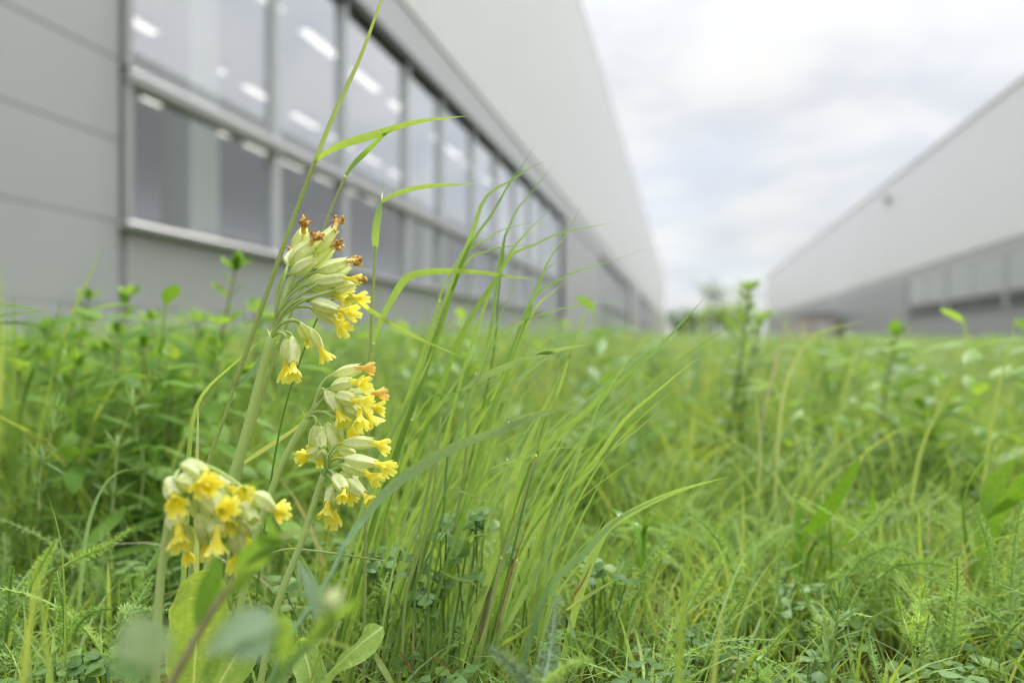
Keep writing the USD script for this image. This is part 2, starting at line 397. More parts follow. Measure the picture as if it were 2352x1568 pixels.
# inside
hall.bx('inner_floor', -30, -0.21, -4.9, LONG - 1, -0.05, 0.1, 'floor', 0)
hall.bx('inner_ceiling', -22, -0.21, -4.9, LONG - 1, 6.25, 6.4, 'ceil', 0)
hall.bx('back_wall', -30.3, -30.01, -5, LONG, 5.7, 6.39, 'inner', 0)
hall.bx('back_glazing', -30.2, -30.19, -5, LONG, 0.1, 5.7, 'pane', 0)
hall.bx('end_wall', -29.99, -0.21, -5.3, -4.91, -0.1, 6.24, 'inner', 0)
hall.bx('end_wall', -29.99, -0.02, LONG - 0.9, LONG, -0.1, ROOF - 0.4, 'white', 0)
for k in range(10):
    y0 = 5.62 + 6.1 * k
    hall.bx('column', -0.95, -0.6, y0, y0 + 0.42, 0.1, 6.25, 'column', 0.01)
for wi, (a, b) in enumerate(W):
    wb = hall.sub('window_band')
    n = 11
    ys = np.linspace(a, b, n + 1)
    if wi == 0:
        ys[1:6] = 6.12, 7.56, 9.5, 11.0, 12.8
    hall.bx('sill', -0.10, 0.085, a - 0.02, b + 0.02, SILL - 0.072, SILL - 0.004, 'frame', 0.02, wb)
    hall.bx('transom', -0.10, 0.055, a + 0.03, b - 0.03, TRANS - 0.055, TRANS + 0.06, 'frame', 0.018, wb)
    hall.bx('head', -0.10, 0.075, a + 0.0, b - 0.0, HEAD - 0.10, HEAD + 0.04, 'dark', 0.01, wb)
    for i, y in enumerate(ys):
        w = 0.034 if i in (0, n) else 0.03
        y = min(max(y, a + 0.05), b - 0.05)
        hall.bx('mullion', -0.10, 0.035, y - w, y + w, SILL, TRANS - 0.057, 'dark' if i == n else 'frame' if i == 0 else 'mull', 0.008, wb)
        hall.bx('mullion', -0.10, 0.035, y - w, y + w, TRANS + 0.062, HEAD - 0.102, 'dark' if i == n else 'frame' if i == 0 else 'mull', 0.008, wb)
    for y0, y1 in zip(ys[:-1], ys[1:]):
        for z0, z1, mt in ((SILL, TRANS - 0.05, 'pane_low'), (TRANS + 0.055, HEAD - 0.09, 'pane')):
            hall.part('pane', (np.array([(-0.045, y0 + 0.04, z0), (-0.045, y1 - 0.04, z0), (-0.045, y1 - 0.04, z1), (-0.045, y0 + 0.04, z1)]), np.array([(0, 1, 2), (0, 2, 3)])), M[mt], False, parent=wb, local=True)

# lamps under the hall's ceiling
stage.CreateClassPrim('/World/Kinds')
lc = Thing('lamp_kind', None, None, cls=True)
lc.part('housing', box(-0.11, 0.11, -0.62, 0.62, 0.03, 0.10, 0.01), M['lampcase'], False)
lc.part('tube_cover', box(-0.09, 0.09, -0.60, 0.60, 0.0, 0.028, 0.006), M['lampglow'], False)
lc.part('hanger', join([tube([(0, s, 0.1), (0, s, 0.25)], 0.006, 6) for s in (-0.4, 0.4)]), M['lampcase'], False)
LG = 'strip lamps under the hall ceiling'
RW = ['row nearest', 'middle row behind', 'row farthest from']
for r, (L, y0, n) in enumerate([(-6.9, 8.1, 9), (-9.7, 8.3, 9), (-12.5, 10.3, 9)]):
    for k in range(n):
        copy_of(lc.path, 'ceiling_lamp', 'lit strip lamp under the hall ceiling, in the ' + RW[r] + ' the windows', 'lamp', lane(L, y0 + 1.97 * k, 6.0), -math.degrees(TH), 1, LG + ', ' + RW[r])

hall2 = Hall('factory_hall', 'low looking white and grey hall across the meadow on the right', 'building', lane(RIGHT, 0), rotz=-math.degrees(TH))
ys = np.arange(20, LONG + 5, 6.5)
for y0, y1 in zip(ys[:-1], ys[1:]):
    hall2.bx('cladding_panel', -0.06, 0.05, y0 + 0.004, y1 - 0.004, 5.62, ROOF - 0.25, 'white', 0.01)
    hall2.bx('wall_panel', 0.0, 0.05, y0 + g, y1 - g, 5.0 + g, 5.6 - g, 'panel', 0.008)
    for z0, z1 in ((-0.1, 0.8), (0.8, 1.9)):
        hall2.bx('wall_panel', 0.0, 0.05, y0 + g, y1 - g, z0 + g, z1 - g, 'panel_shade', 0.005)
    if y0 > 58:
        for z0, z1 in ((1.9, 2.9), (2.9, 3.95), (3.95, 5.0)):
            hall2.bx('wall_panel', 0.0, 0.05, y0 + g, y1 - g, z0 + g, z1 - g, 'panel_shade', 0.005)
hall2.bx('roof_edge', -0.14, 0.3, 20, LONG + 0.2, ROOF - 0.25, ROOF, 'trim', 0.02)
hall2.bx('wall_backing', 0.06, 0.4, 20, LONG, -0.1, ROOF - 0.3, 'backing', 0)
hall2.bx('roof', 0.41, 40, 20, LONG, ROOF - 0.4, ROOF - 0.05, 'trim', 0)
hall2.bx('end_wall', 0.41, 40, LONG - 0.5, LONG, -0.1, ROOF - 0.42, 'white', 0)
hall2.bx('wall_panel', 0.0, 0.05, 59.0 + g, ys[ys > 58][0] - g, 1.9 + g, 5.0 - g, 'panel_shade', 0.008) if ys[ys > 58][0] > 59.1 else None
wy = [20.0 + 0.1, 25.1, 33.6, 42.1, 50.6, 58.4]
wb = hall2.sub('window_band')
hall2.bx('sill', -0.08, 0.05, 20, 58.5, 1.91, 2.02, 'frame', 0.02, wb)
for y0, y1 in zip(wy[:-1], wy[1:]):
    hall2.bx('mullion', -0.03, 0.05, y1 - 0.22, y1 + 0.22, 2.03, 4.99, 'frame', 0.02, wb)
    m_ = (y0 + y1) / 2
    for a, b in ((y0 + 0.24, m_ - 0.06), (m_ + 0.06, y1 - 0.24)):
        hall2.bx('upper_pane', 0.01, 0.05, a, b, 2.95, 4.98, 'obscure', 0.004, wb)
        hall2.bx('lower_pane', 0.02, 0.05, a + 0.1, b - 0.1, 2.1, 2.86, 'darkglass', 0.004, wb)
    hall2.bx('transom', -0.02, 0.05, y0 + 0.23, y1 - 0.23, 2.87, 2.94, 'frame', 0.01, wb)
# a small vent on the right hall's white wall
az = math.atan((2045 - 1176) / 1568) - TH
Yv = RIGHT / math.tan(az)
dv = Yv / math.cos(az) * math.cos(az + TH)
vt = Hall('wall_vent', 'small grey vent hood high on the white wall of the right hall', 'vent', lane(RIGHT, Yv, CAM_H + (784 - 455) / 1568 * dv), rotz=-math.degrees(TH))
hd = trimesh.creation.cylinder(0.42, 0.35, sections=24)
hd.apply_transform(trimesh.transformations.rotation_matrix(math.pi / 2, [0, 1, 0]))
hd.apply_translation([-0.24, 0, 0])
vt.part('hood', hd, M['vent'], 30, local=True)
for k in range(4):
    vt.bx('louvre', -0.45, -0.42, -0.32, 0.32, -0.26 + k * 0.15, -0.2 + k * 0.15, 'backing', 0.005)

# ------------------------------------------------------------------ far things between the halls
sh = Hall('shed', 'low red brown shed far off against the right hall', 'shed', lane(14.6, 84), rotz=-math.degrees(TH))
sh.bx('wall', -1.5, 1.5, -4, 4, 0, 3.1, 'brick', 0.02)
sh.bx('roof', -1.7, 1.7, -4.2, 4.2, 3.11, 3.3, 'backing', 0.02)
sh.bx('door', -0.8, 0.8, -4.06, -4.004, 0.0, 2.3, 'vent', 0.01)


def far_tree(label, x, y_top, d, w, n, seed, leafsize=0.35, bare=0.5):
    r = np.random.default_rng(seed)
    base = np.array([(x - 1176) / 1568 * d, d, 0.0])
    H = (784 - y_top) / 1568 * d
    t = Thing('tree', label, 'tree', base)
    limbs, tips = [], []
    tr = spline([base, base + [0.02 * H, 0, H * 0.3], base + [-0.03 * H, 0, H * 0.62], base + [0, 0, H * 0.94]], 10)
    limbs.append(tube(tr, np.linspace(0.028 * H, 0.004 * H, 10), 7))
    for k in range(22):
        s = tr[int(2 + 7 * r.random())]
        a, up = r.random() * 6.283, 0.3 + 0.7 * r.random()
        e = s + np.array([math.cos(a) * w * 0.5, math.sin(a) * w * 0.5, up * 0.22 * H]) * (0.5 + 0.6 * r.random())
        mid = (s + e) / 2 + [0, 0, -0.02 * H]
        limbs.append(tube(spline([s, mid, e], 5), np.linspace(0.009 * H, 0.002 * H, 5), 5))
        tips += [e, mid, (e + mid) / 2]
    t.part('trunk', join(limbs), M['bark'])
    tips = np.array(tips)
    c = tips[r.integers(len(tips), size=n)] + r.normal(0, 0.055 * H, (n, 3))
    c[:, 2] = np.maximum(c[:, 2], 0.3)
    a = unit(r.normal(size=(n, 3)))
    b = unit(np.cross(a, r.normal(size=(n, 3))))
    s = leafsize * (0.5 + r.random((n, 1)))
    v = np.stack([c - a * s, c + b * s * 0.5, c + a * s, c - b * s * 0.5], 1).reshape(-1, 3)
    k = np.arange(n)[:, None] * 4
    t.part('crown', (v, np.vstack([k + [0, 1, 2], k + [0, 2, 3]])), M['broad'], False)


far_tree('tall thin tree with sparse leaves far off between the two halls', 1638, 640, 175, 7.5, 500, 1)
far_tree('sparse grey tree beside the far end of the right hall', 1712, 652, 178, 9, 420, 2)
far_tree('low round bush like tree far off at the end of the left hall', 1592, 714, 165, 8, 900, 3)
far_tree('dark broad low tree in the gap left of the tall thin tree', 1560, 718, 168, 7, 700, 4)
far_tree('dense low tree under the sparse grey tree', 1690, 700, 166, 11, 1600, 5)
far_tree('low tree at the foot of the tall thin tree', 1640, 702, 164, 9, 1000, 6)

# ------------------------------------------------------------------ meadow: scattered blades and herbs
def tuft(n, R, h, w, seg, lean, seed, droop=0.35, rows3=False):
    """n blades of grass as one mesh."""
    r = np.random.default_rng(seed)
    rad, ang = R * np.sqrt(r.random(n)), r.random(n) * 6.283
    b = np.stack([rad * np.cos(ang), rad * np.sin(ang), np.full(n, -0.006)], 1)
    H = h[0] + (h[1] - h[0]) * r.random(n) ** 1.3
    az = r.normal(0.0, 1.3, n)
    c = np.abs(r.normal(lean, lean * 0.6, n))
    t = np.linspace(0, 1, seg + 1)
    dirv = np.stack([np.cos(az), np.sin(az), np.zeros(n)], 1)
    hor = (0.35 * t[None] + 0.65 * t[None] ** 2.2) * (c * H)[:, None]
    ver = (t[None] - droop * np.minimum(c, 1.2)[:, None] * t[None] ** 3) * H[:, None]
    p = b[:, None] + hor[..., None] * dirv[:, None] + ver[..., None] * np.array([0, 0, 1.0])
    tw = az[:, None] + np.pi / 2 + r.normal(0, 0.7, n)[:, None] + t[None] * r.normal(0, 0.9, n)[:, None]
    side = np.stack([np.cos(tw), np.sin(tw), np.zeros_like(tw)], -1)
    wd = (w[0] + (w[1] - w[0]) * r.random(n))[:, None] * (np.minimum(1, 0.55 + 1.5 * t) * (1 - t ** 2.6))[None] * 0.5 + 0.00012
    L, Rr = p - side * wd[..., None], p + side * wd[..., None]
    v = np.stack([L, Rr], 2).reshape(-1, 3)
    base = (np.arange(n) * (seg + 1) * 2)[:, None]
    s = np.arange(seg)[None] * 2 + base
    f = np.concatenate([np.stack([s, s + 1, s + 3], -1), np.stack([s, s + 3, s + 2], -1)], 1).reshape(-1, 3)
    return v, f


def leaf_mesh(p0, d, up, L, Wd, n=6, fold=0.25, curl=0.3, shape='ovate'):
    d, up = unit(d), np.asarray(up, float)
    t = np.linspace(0, 1, n + 1)
    p = p0 + d * (t * L)[:, None] - unit(up) * (curl * L * t ** 2)[:, None]
    if shape == 'ovate':
        w = Wd * 0.5 * np.sin(np.pi * np.clip(t, 0.02, 0.985)) ** 0.75
    elif shape == 'obovate':
        w = Wd * 0.5 * np.sin(np.pi * np.clip(t ** 1.5, 0.015, 0.985)) ** 0.8
    else:
        w = Wd * 0.5 * np.minimum(1, 0.3 + 2.2 * t) * (1 - t ** 2.2) + 0.0001
    side = np.broadcast_to(unit(np.cross(d, up)), p.shape)
    return ribbon(p, w, side, fold)


def frond(L, seed, pairs=26, wide=0.13, curve=0.3):
    """A feathery yarrow leaf lying along +x and rising along z."""
    r = np.random.default_rng(seed)
    t = np.linspace(0, 1, 10)
    sp = np.stack([curve * L * t ** 2, 0.06 * L * np.sin(t * 3 + seed), L * (t - 0.28 * curve * t ** 3)], 1)
    ms = [tube(sp, np.linspace(0.0011, 0.0004, 10), 5)]
    for s in np.linspace(0.14, 0.985, pairs):
        i = s * 9
        k = min(int(i), 8)
        c = sp[k] + (sp[k + 1] - sp[k]) * (i - k)
        tg = unit(sp[k + 1] - sp[k])
        ln = wide * L * (0.35 + 0.65 * math.sin(math.pi * min(1, s * 0.9 + 0.12)) ** 0.7) * (1.05 - s * 0.45)
        for sg in (-1, 1):
            out = unit(np.array([0, sg, 0]) + tg * 0.75 + r.normal(0, 0.22, 3) + np.array([-0.25, 0, 0]))
            for j in range(6):
                q0 = c + out * ln * (0.12 + 0.72 * j / 5)
                dd = unit(out * 0.8 + tg * 0.3 + r.normal(0, 0.55, 3))
                l2 = ln * (0.30 + 0.25 * r.random()) * (1.0 if j else 0.6)
                sd = unit(np.cross(dd, r.normal(size=3))) * (0.00035 + 0.012 * l2)
                a = np.array([q0 - sd, q0 + sd, q0 + dd * l2])
                ms.append((a, np.array([[0, 1, 2]])))
            e = np.array([c - tg * 0.0003, c + tg * 0.0003, c + out * ln])
            ms.append((e, np.array([[0, 1, 2]])))
    return join(ms)


def rosette(n, L, Wd, seed, shape='ovate', rise=0.8, stem=0.02):
    r = np.random.default_rng(seed)
    ms = []
    for k in range(n):
        a = r.random() * 6.283
        o = np.array([math.cos(a), math.sin(a), 0])
        h = stem * (0.3 + r.random())
        p0 = o * h * 0.6 + np.array([0, 0, h])
        ms.append(ribbon(spline([(0, 0, -0.004), p0], 3), np.full(3, 0.0005), np.tile(np.cross(o, [0, 0, 1.0]), (3, 1))))
        ms.append(leaf_mesh(p0, o + np.array([0, 0, rise * (r.random() - 0.1)]), (0, 0, 1), L * (0.6 + 0.6 * r.random()), Wd * (0.7 + 0.5 * r.random()), 5, 0.2, 0.25, shape))
    return join(ms)


def clover(n, seed, h=0.05, l=0.011):
    r = np.random.default_rng(seed)
    ms = []
    for k in range(n):
        a, lean = r.random() * 6.283, r.random() * 0.7
        top = np.array([math.cos(a) * lean * h, math.sin(a) * lean * h, h * (0.4 + 0.7 * r.random())])
        ms.append(tube(spline([(0, 0, -0.003), top * [0.3, 0.3, 0.6], top], 5), 0.0006, 4))
        for j in range(3):
            b = a + j * 2.094
            ms.append(leaf_mesh(top, (math.cos(b), math.sin(b), 0.25 + 0.3 * r.normal()), (0, 0, 1), l * (0.8 + 0.4 * r.random()), l * 0.75, 5, 0.25, 0.2, 'obovate'))
    return join(ms)


def in_lane(x, y, m=0.12):
    L = x * NV[0] + y * NV[1]
    return (L > LEFT + m) & (L < RIGHT - m)


def wedge(n, d0, d1, r, slope=0.82, extra=0.08, power=1.0):
    d = np.sqrt(d0 ** 2 + (d1 ** 2 - d0 ** 2) * r.random(n) ** power)
    x = (2 * r.random(n) - 1) * (slope * d + extra)
    k = in_lane(x, d)
    return x[k], d[k]


def instancer(path, protos, sets, label):
    """protos: list of (name, mesh, material); sets: list of (x, y, z, kind index, scale, tilt)."""
    pi = UsdGeom.PointInstancer.Define(stage, path)
    targets = []
    for name, mesh, mat in protos:
        p = f'{path}/Prototypes/{name}'
        put(p, mesh[0], mesh[1], mat, True)
        targets.append(p)
    pi.CreatePrototypesRel().SetTargets(targets)
    pos = np.concatenate([np.stack([s[0], s[1], s[2]], 1) for s in sets]).astype(np.float32)
    ids = np.concatenate([s[3] for s in sets]).astype(np.int32)
    sc = np.concatenate([s[4] for s in sets]).astype(np.float32)
    yaw = np.concatenate([s[5] for s in sets])
    pi.CreatePositionsAttr(Vt.Vec3fArray.FromNumpy(pos))
    pi.CreateProtoIndicesAttr(Vt.IntArray.FromNumpy(ids))
    pi.CreateScalesAttr(Vt.Vec3fArray.FromNumpy(sc if sc.ndim == 2 else np.repeat(sc[:, None], 3, 1)))
    pi.CreateOrientationsAttr(Vt.QuathArray([Gf.Quath(math.cos(a / 2), 0, 0, math.sin(a / 2)) for a in yaw]))
    tag(pi.GetPrim(), label, None, None, 'stuff')


def lot(x, y, kinds, s0, s1, r, yaw=0.9, z=0.0):
    px = 1176 + 1568 * x / y
    ok = ~((y < 0.335) & (px > 300) & (px < 930)) & (y > 0.26)
    x, y = x[ok], y[ok]
    n = len(x)
    low = 1 - 0.14 * np.clip((x / y - 0.05) / 0.35, 0, 1) * (y > 1.2)
    k = np.asarray(kinds)[r.integers(len(kinds), size=n)]
    return (x, y, np.full(n, z), k, (s0 + (s1 - s0) * r.random(n)) * low, r.normal(0.0, yaw, n))


pr = []
for k in range(4):
    pr.append((f'short_grass_{k}', tuft(13, 0.028, (0.025, 0.075), (0.0012, 0.0028), 6, 0.6, 10 + k), M['grass']))        # 0-3
for k in range(4):
    pr.append((f'meadow_clump_{k}', tuft(16, 0.05, (0.06, 0.17), (0.0018, 0.0042), 6, 0.5, 20 + k), M['grass']))          # 4-7
for k in range(4):
    pr.append((f'tall_clump_{k}', tuft(34, 0.16, (0.12, 0.30), (0.003, 0.0065), 5, 0.45, 30 + k), M['grass_far']))        # 8-11
for k in range(3):
    pr.append((f'meadow_patch_{k}', tuft(90, 0.55, (0.14, 0.36), (0.006, 0.013), 4, 0.45, 40 + k), M['grass_far']))       # 12-14
sets = []
r = np.random.default_rng(100)
x, y = wedge(640, 0.16, 0.62, r)
sets.append(lot(x, y, [0, 1, 2, 3], 0.6, 1.15, r, 3))
x, y = wedge(360, 0.42, 0.8, r)
sets.append(lot(x, y, [4, 5, 6, 7], 0.40, 0.75, r, 1.2))
x, y = wedge(420, 0.62, 1.35, r)
kk = x < -0.12 * y
sets.append(lot(x[kk], y[kk], [4, 5, 6, 7], 1.0, 1.45, r, 1.2))
x, y = wedge(1900, 0.62, 1.6, r)
sets.append(lot(x, y, [0, 1, 2, 3, 4, 5, 6, 7], 0.75, 1.2, r, 2))
x, y = wedge(1300, 1.1, 2.4, r)
sets.append(lot(x, y, [4, 5, 6, 7, 4, 5, 6, 7, 8, 9], 0.75, 1.15, r, 1.2))
x, y = wedge(5200, 1.7, 6.0, r, power=1.15)
sets.append(lot(x, y, [8, 9, 10, 11], 0.7, 1.02, r, 1.2))
x, y = wedge(7500, 5.0, 32, r, 0.8, 0.5, power=1.5)
sets.append(lot(x, y, [12, 13, 14], 0.75, 1.05, r, 1.2))
x, y = wedge(9000, 25, 170, r, 0.8, 0.5, power=1.3)
sets.append(lot(x, y, [12, 13, 14], 1.0, 1.4, r, 1.2))
instancer('/World/meadow_grass', pr, sets, 'green meadow grass filling the ground between the two halls')

pr = []
for k in range(3):
    pr.append((f'leafy_herb_{k}', rosette(9, 0.020, 0.010, 50 + k), M['herb']))                       # 0-2
for k in range(3):
    pr.append((f'three_leaf_herb_{k}', clover(6, 60 + k), M['herb']))                                 # 3-5
for k in range(3):
    pr.append((f'small_frond_{k}', join([(lambda m, a: (m[0] @ trimesh.transformations.rotation_matrix(a, [0, 0, 1])[:3, :3].T, m[1]))(frond(0.055 + 0.02 * j, 70 + 7 * k + j, 18, 0.15, 0.5 + 0.3 * j), j * 2.2 + k) for j in range(3)]), M['yarrow']))   # 6-8
for k in range(2):
    pr.append((f'tall_herb_{k}', join([rosette(6, 0.045, 0.016, 80 + k, rise=1.5, stem=0.05)] + [(lambda m, h: (m[0] + [0, 0, h], m[1]))(rosette(5, 0.035, 0.012, 90 + k + i, rise=1.0, stem=0.02), 0.05 + 0.04 * i) for i in range(3)]), M['weed']))  # 9-10
for k in range(3):
    pr.append((f'broad_herb_{k}', rosette(7, 0.075, 0.030, 85 + k, rise=1.3, stem=0.06), M['broad']))   # 11-13
for k in range(2):
    pr.append((f'dry_straw_{k}', tuft(3, 0.05, (0.10, 0.24), (0.002, 0.0045), 5, 0.7, 97 + k), M['drystem']))   # 14-15
sets = []
r = np.random.default_rng(101)
x, y = wedge(420, 0.75, 3.2, r)
kk = x > -0.15 * y
sets.append(lot(x[kk], y[kk], [11, 12, 13], 0.45, 1.15, r, 3))
x, y = wedge(260, 0.5, 4.0, r)
sets.append(lot(x, y, [14, 15], 0.5, 1.1, r, 3))
x, y = wedge(390, 0.17, 0.75, r)
sets.append(lot(x, y, [0, 1, 2, 0, 1, 2, 3, 4, 5, 6], 0.55, 1.0, r, 3))
x, y = wedge(900, 0.7, 1.8, r)
sets.append(lot(x, y, [0, 1, 2, 3, 4, 5, 6, 7, 8, 9, 10], 0.8, 1.5, r, 3))
x, y = wedge(1500, 1.5, 5.0, r)
sets.append(lot(x, y, [9, 10, 9, 10, 0, 1], 1.0, 1.7, r, 3))
x, y = wedge(170, 0.55, 1.5, r)
kk = x < -0.22 * y
sets.append(lot(x[kk], y[kk], [9, 10], 1.0, 1.5, r, 3))
x, y = wedge(1500, 4.0, 14.0, r)
sets.append(lot(x, y, [9, 10], 1.3, 2.0, r, 3))
instancer('/World/low_herbs', pr, sets, 'low green herbs and feathery leaves mixed into the meadow grass')

pr = [(f'moss_tuft_{k}', tuft(26, 0.018, (0.004, 0.012), (0.0008, 0.0016), 3, 0.9, 95 + k), M['moss']) for k in range(3)]
r = np.random.default_rng(102)
x, y = wedge(2600, 0.2, 0.9, r)
keep = meshkit.noise(np.stack([x * 9, y * 9, x * 0 + 3], 1), 5) > 0.42
instancer('/World/moss', pr, [lot(x[keep], y[keep], [0, 1, 2], 0.7, 1.5, r, 3)], 'olive and yellow brown moss on the soil between the stalks')


# ------------------------------------------------------------------ things in focus
def conv(ox, oy, s):
    return lambda pts: [((ox + a / s) * 0.81667, (oy + b / s) * 0.81667) for a, b in pts]


Z1, Z2, Z3 = conv(740, 580, 3.015), conv(700, 980, 3.016), conv(400, 1260, 3.92)
ZA, ZB, ZC, ZD = conv(900, 300, 2.24), conv(1300, 780, 2.178), conv(1000, 1200, 2.178), conv(1060, 980, 3.675)
ZE, ZF, ZL = conv(1900, 1200, 2.1776), conv(420, 1480, 3.564), conv(0, 1300, 2.528)
ZW = conv(0, 650, 2.091)
fr = np.random.default_rng(11)


def path3(pts, d, n=16):
    d = np.broadcast_to(np.asarray(d, float), (len(pts),)) if np.ndim(d) == 0 or len(d) == len(pts) else np.interp(np.linspace(0, 1, len(pts)), np.linspace(0, 1, len(d)), d)
    return spline([P(x, y, k) for (x, y), k in zip(pts, d)], n)


def calyx(B, Mo, R, seed):
    """Inflated five-ribbed calyx from its base B to its toothed mouth Mo."""
    r = np.random.default_rng(seed)
    ax = Mo - B
    L = np.linalg.norm(ax)
    a = ax / L
    e1 = unit(np.cross(a, [0.3, 1, 0.2]))
    e2 = np.cross(a, e1)
    nu, nt = 15, 40
    u = np.linspace(0, 1, nu)
    th = np.linspace(0, 2 * np.pi, nt, endpoint=False)
    prof = np.interp(u, [0, 0.04, 0.15, 0.35, 0.55, 0.75, 0.92, 1.0], [0.16, 0.30, 0.62, 0.94, 1.0, 0.88, 0.68, 0.66])
    ph0 = r.random() * 6.28
    rib = np.cos(5 * (th + ph0))
    amp = np.interp(u, [0, 0.3, 0.8, 1], [0.02, 0.09, 0.10, 0.05])
    wob = 1 + 0.05 * np.sin(th[None] * 2 + 5 * u[:, None] + r.random() * 6)
    rad = R * prof[:, None] * (1 + amp[:, None] * rib[None]) * wob
    tooth = (np.abs(((5 * (th + ph0) / (2 * np.pi)) % 1) - 0.5) * 2) ** 1.4
    z = u[:, None] * L * np.ones(nt)[None]
    z = z + np.interp(u, [0.75, 1], [0, 1])[:, None] * (tooth[None] - 0.45) * 0.15 * L
    bend = 0.06 * L * np.sin(np.pi * u) * (r.random() - 0.2)
    v = B + a * z[..., None] + e1 * (rad * np.cos(th) + bend[:, None])[..., None] + e2 * (rad * np.sin(th))[..., None]
    idx = np.arange(nu * nt).reshape(nu, nt)
    nx = np.roll(idx, -1, 1)
    f = np.concatenate([np.stack([idx[:-1], nx[:-1], nx[1:]], -1).reshape(-1, 3), np.stack([idx[:-1], nx[1:], idx[1:]], -1).reshape(-1, 3)])
    ribs = np.clip(rib, 0, 1) ** 3
    tint = 0.72 - 0.62 * ribs[None] * np.ones(nu)[:, None] - 0.45 * np.interp(u, [0, 0.3], [1, 0])[:, None] + 0.28 * np.clip(-rib, 0, 1)[None]
    tint = tint + 0.12 * (meshkit.noise(np.stack([th[None] * 9 + u[:, None] * 0, u[:, None] * 4 + 0 * th[None], 0 * rad], -1), seed) - 0.5)
    return (v.reshape(-1, 3), f), np.clip(tint, 0, 1).reshape(-1)


def corolla(Mo, T, seed, spread=1.0, bite=1.0):
    """Yellow tube that widens into a cup of five notched lobes; Mo the mouth of the calyx, T the cup's rim."""
    r = np.random.default_rng(seed)
    ax = T - Mo
    L = np.linalg.norm(ax)
    a = ax / L
    e1 = unit(np.cross(a, [0.2, 1, 0.3]))
    e2 = np.cross(a, e1)
    ns, nt = 17, 60
    s = np.linspace(0, 1, ns)
    th = np.linspace(0, 2 * np.pi, nt, endpoint=False)
    k = ((5 * th / (2 * np.pi) + r.random()) % 1) * 2 - 1          # 0 in the middle of a lobe, +-1 between lobes
    cut = 1 - 0.30 * bite * np.clip((np.abs(k) - 0.55) / 0.45, 0, 1) ** 1.6 - 0.10 * bite * np.exp(-(k / 0.2) ** 2)
    cut = cut * (1 + 0.10 * np.sin(th + r.random() * 6))
    R = 0.0043 * spread
    w = np.interp(s, [0, 0.5, 1], [0, 0, 1])[:, None]
    se = s[:, None] * (1 - w) + w * s[:, None] * cut[None]
    rad = np.interp(se, [0, 0.3, 0.45, 0.6, 0.8, 0.92, 1.1], np.array([0.0014, 0.0017, 0.0023, 0.0033, 0.0044, 0.0049, 0.0054]) / 0.005 * R)
    rad = rad * (1 + 0.10 * np.cos(np.pi * k)[None] * np.interp(s, [0.3, 1], [0, 1])[:, None]) * (1 + 0.04 * r.normal(size=5)[(np.arange(nt) * 5 // nt)][None] * w)
    z = np.interp(se, [0, 1, 1.2], [-0.35 * L, L, 1.16 * L])
    z = np.interp(se, [0, 0.3, 1, 1.2], [-0.4 * L, 0.25 * L, 1.0 * L, 1.12 * L])
    ell = 1 + 0.10 * np.cos(2 * th + r.random() * 6)
    v = Mo + a * z[..., None] + e1 * (rad * ell * np.cos(th))[..., None] + e2 * (rad / ell * np.sin(th))[..., None]
    idx = np.arange(ns * nt).reshape(ns, nt)
    nx = np.roll(idx, -1, 1)
    f = np.concatenate([np.stack([idx[:-1], nx[:-1], nx[1:]], -1).reshape(-1, 3), np.stack([idx[:-1], nx[1:], idx[1:]], -1).reshape(-1, 3)])
    tint = np.interp(se, [0, 0.25, 0.45, 0.7, 1], [0.75, 0.6, 0.25, 0.75, 1.0]) - 0.12 * (np.abs(k) > 0.85)[None] * (s > 0.5)[:, None]
    return (v.reshape(-1, 3), f), np.clip(tint, 0, 1).reshape(-1)


def withered(Mo, T, seed):
    """Shrivelled brown corolla: a pinched crumpled tube with curled lobes."""
    r = np.random.default_rng(seed)
    ax = T - Mo
    L = np.linalg.norm(ax)
    a = ax / L
    e1 = unit(np.cross(a, [0.2, 1, 0.3]))
    e2 = np.cross(a, e1)
    ms, tn = [], []
    pts = [Mo - a * 0.25 * L, Mo + a * 0.25 * L + e1 * 0.04 * L, Mo + a * 0.55 * L]
    m = tube(spline(pts, 12), 0.0011 * (1 + 0.25 * np.sin(np.arange(12) * 2.1)), 10)
    ms.append(m)
    tn.append(np.full(len(m[0]), 0.05))
    for k in range(5):
        b = k * 1.257 + r.random() * 0.7
        o = e1 * math.cos(b) + e2 * math.sin(b)
        s0 = Mo + a * 0.5 * L
        p = spline([s0, s0 + a * 0.22 * L + o * 0.10 * L, s0 + a * (0.35 + 0.25 * r.random()) * L + o * (0.12 + 0.22 * r.random()) * L, s0 + a * (0.3 + 0.3 * r.random()) * L + o * (0.25 + 0.2 * r.random()) * L], 10)
        m = tube(p, 0.0006 * np.interp(np.arange(10), [0, 3, 6, 9], [1, 1.35, 1.7, 0.6]) * (1 + 0.35 * r.normal(size=10)).clip(0.5, 1.6), 7)
        ms.append((m[0] + r.normal(0, 0.00014, m[0].shape), m[1]))
        tn.append(np.clip(np.full(len(m[0]), 0.55) + 0.3 * r.normal(size=len(m[0])), 0, 1))
    return join(ms), np.concatenate(tn)


def bezier(a, b, c, d, n=12):
    t = np.linspace(0, 1, n)[:, None]
    return a * (1 - t) ** 3 + 3 * b * t * (1 - t) ** 2 + 3 * c * t ** 2 * (1 - t) + d * t ** 3


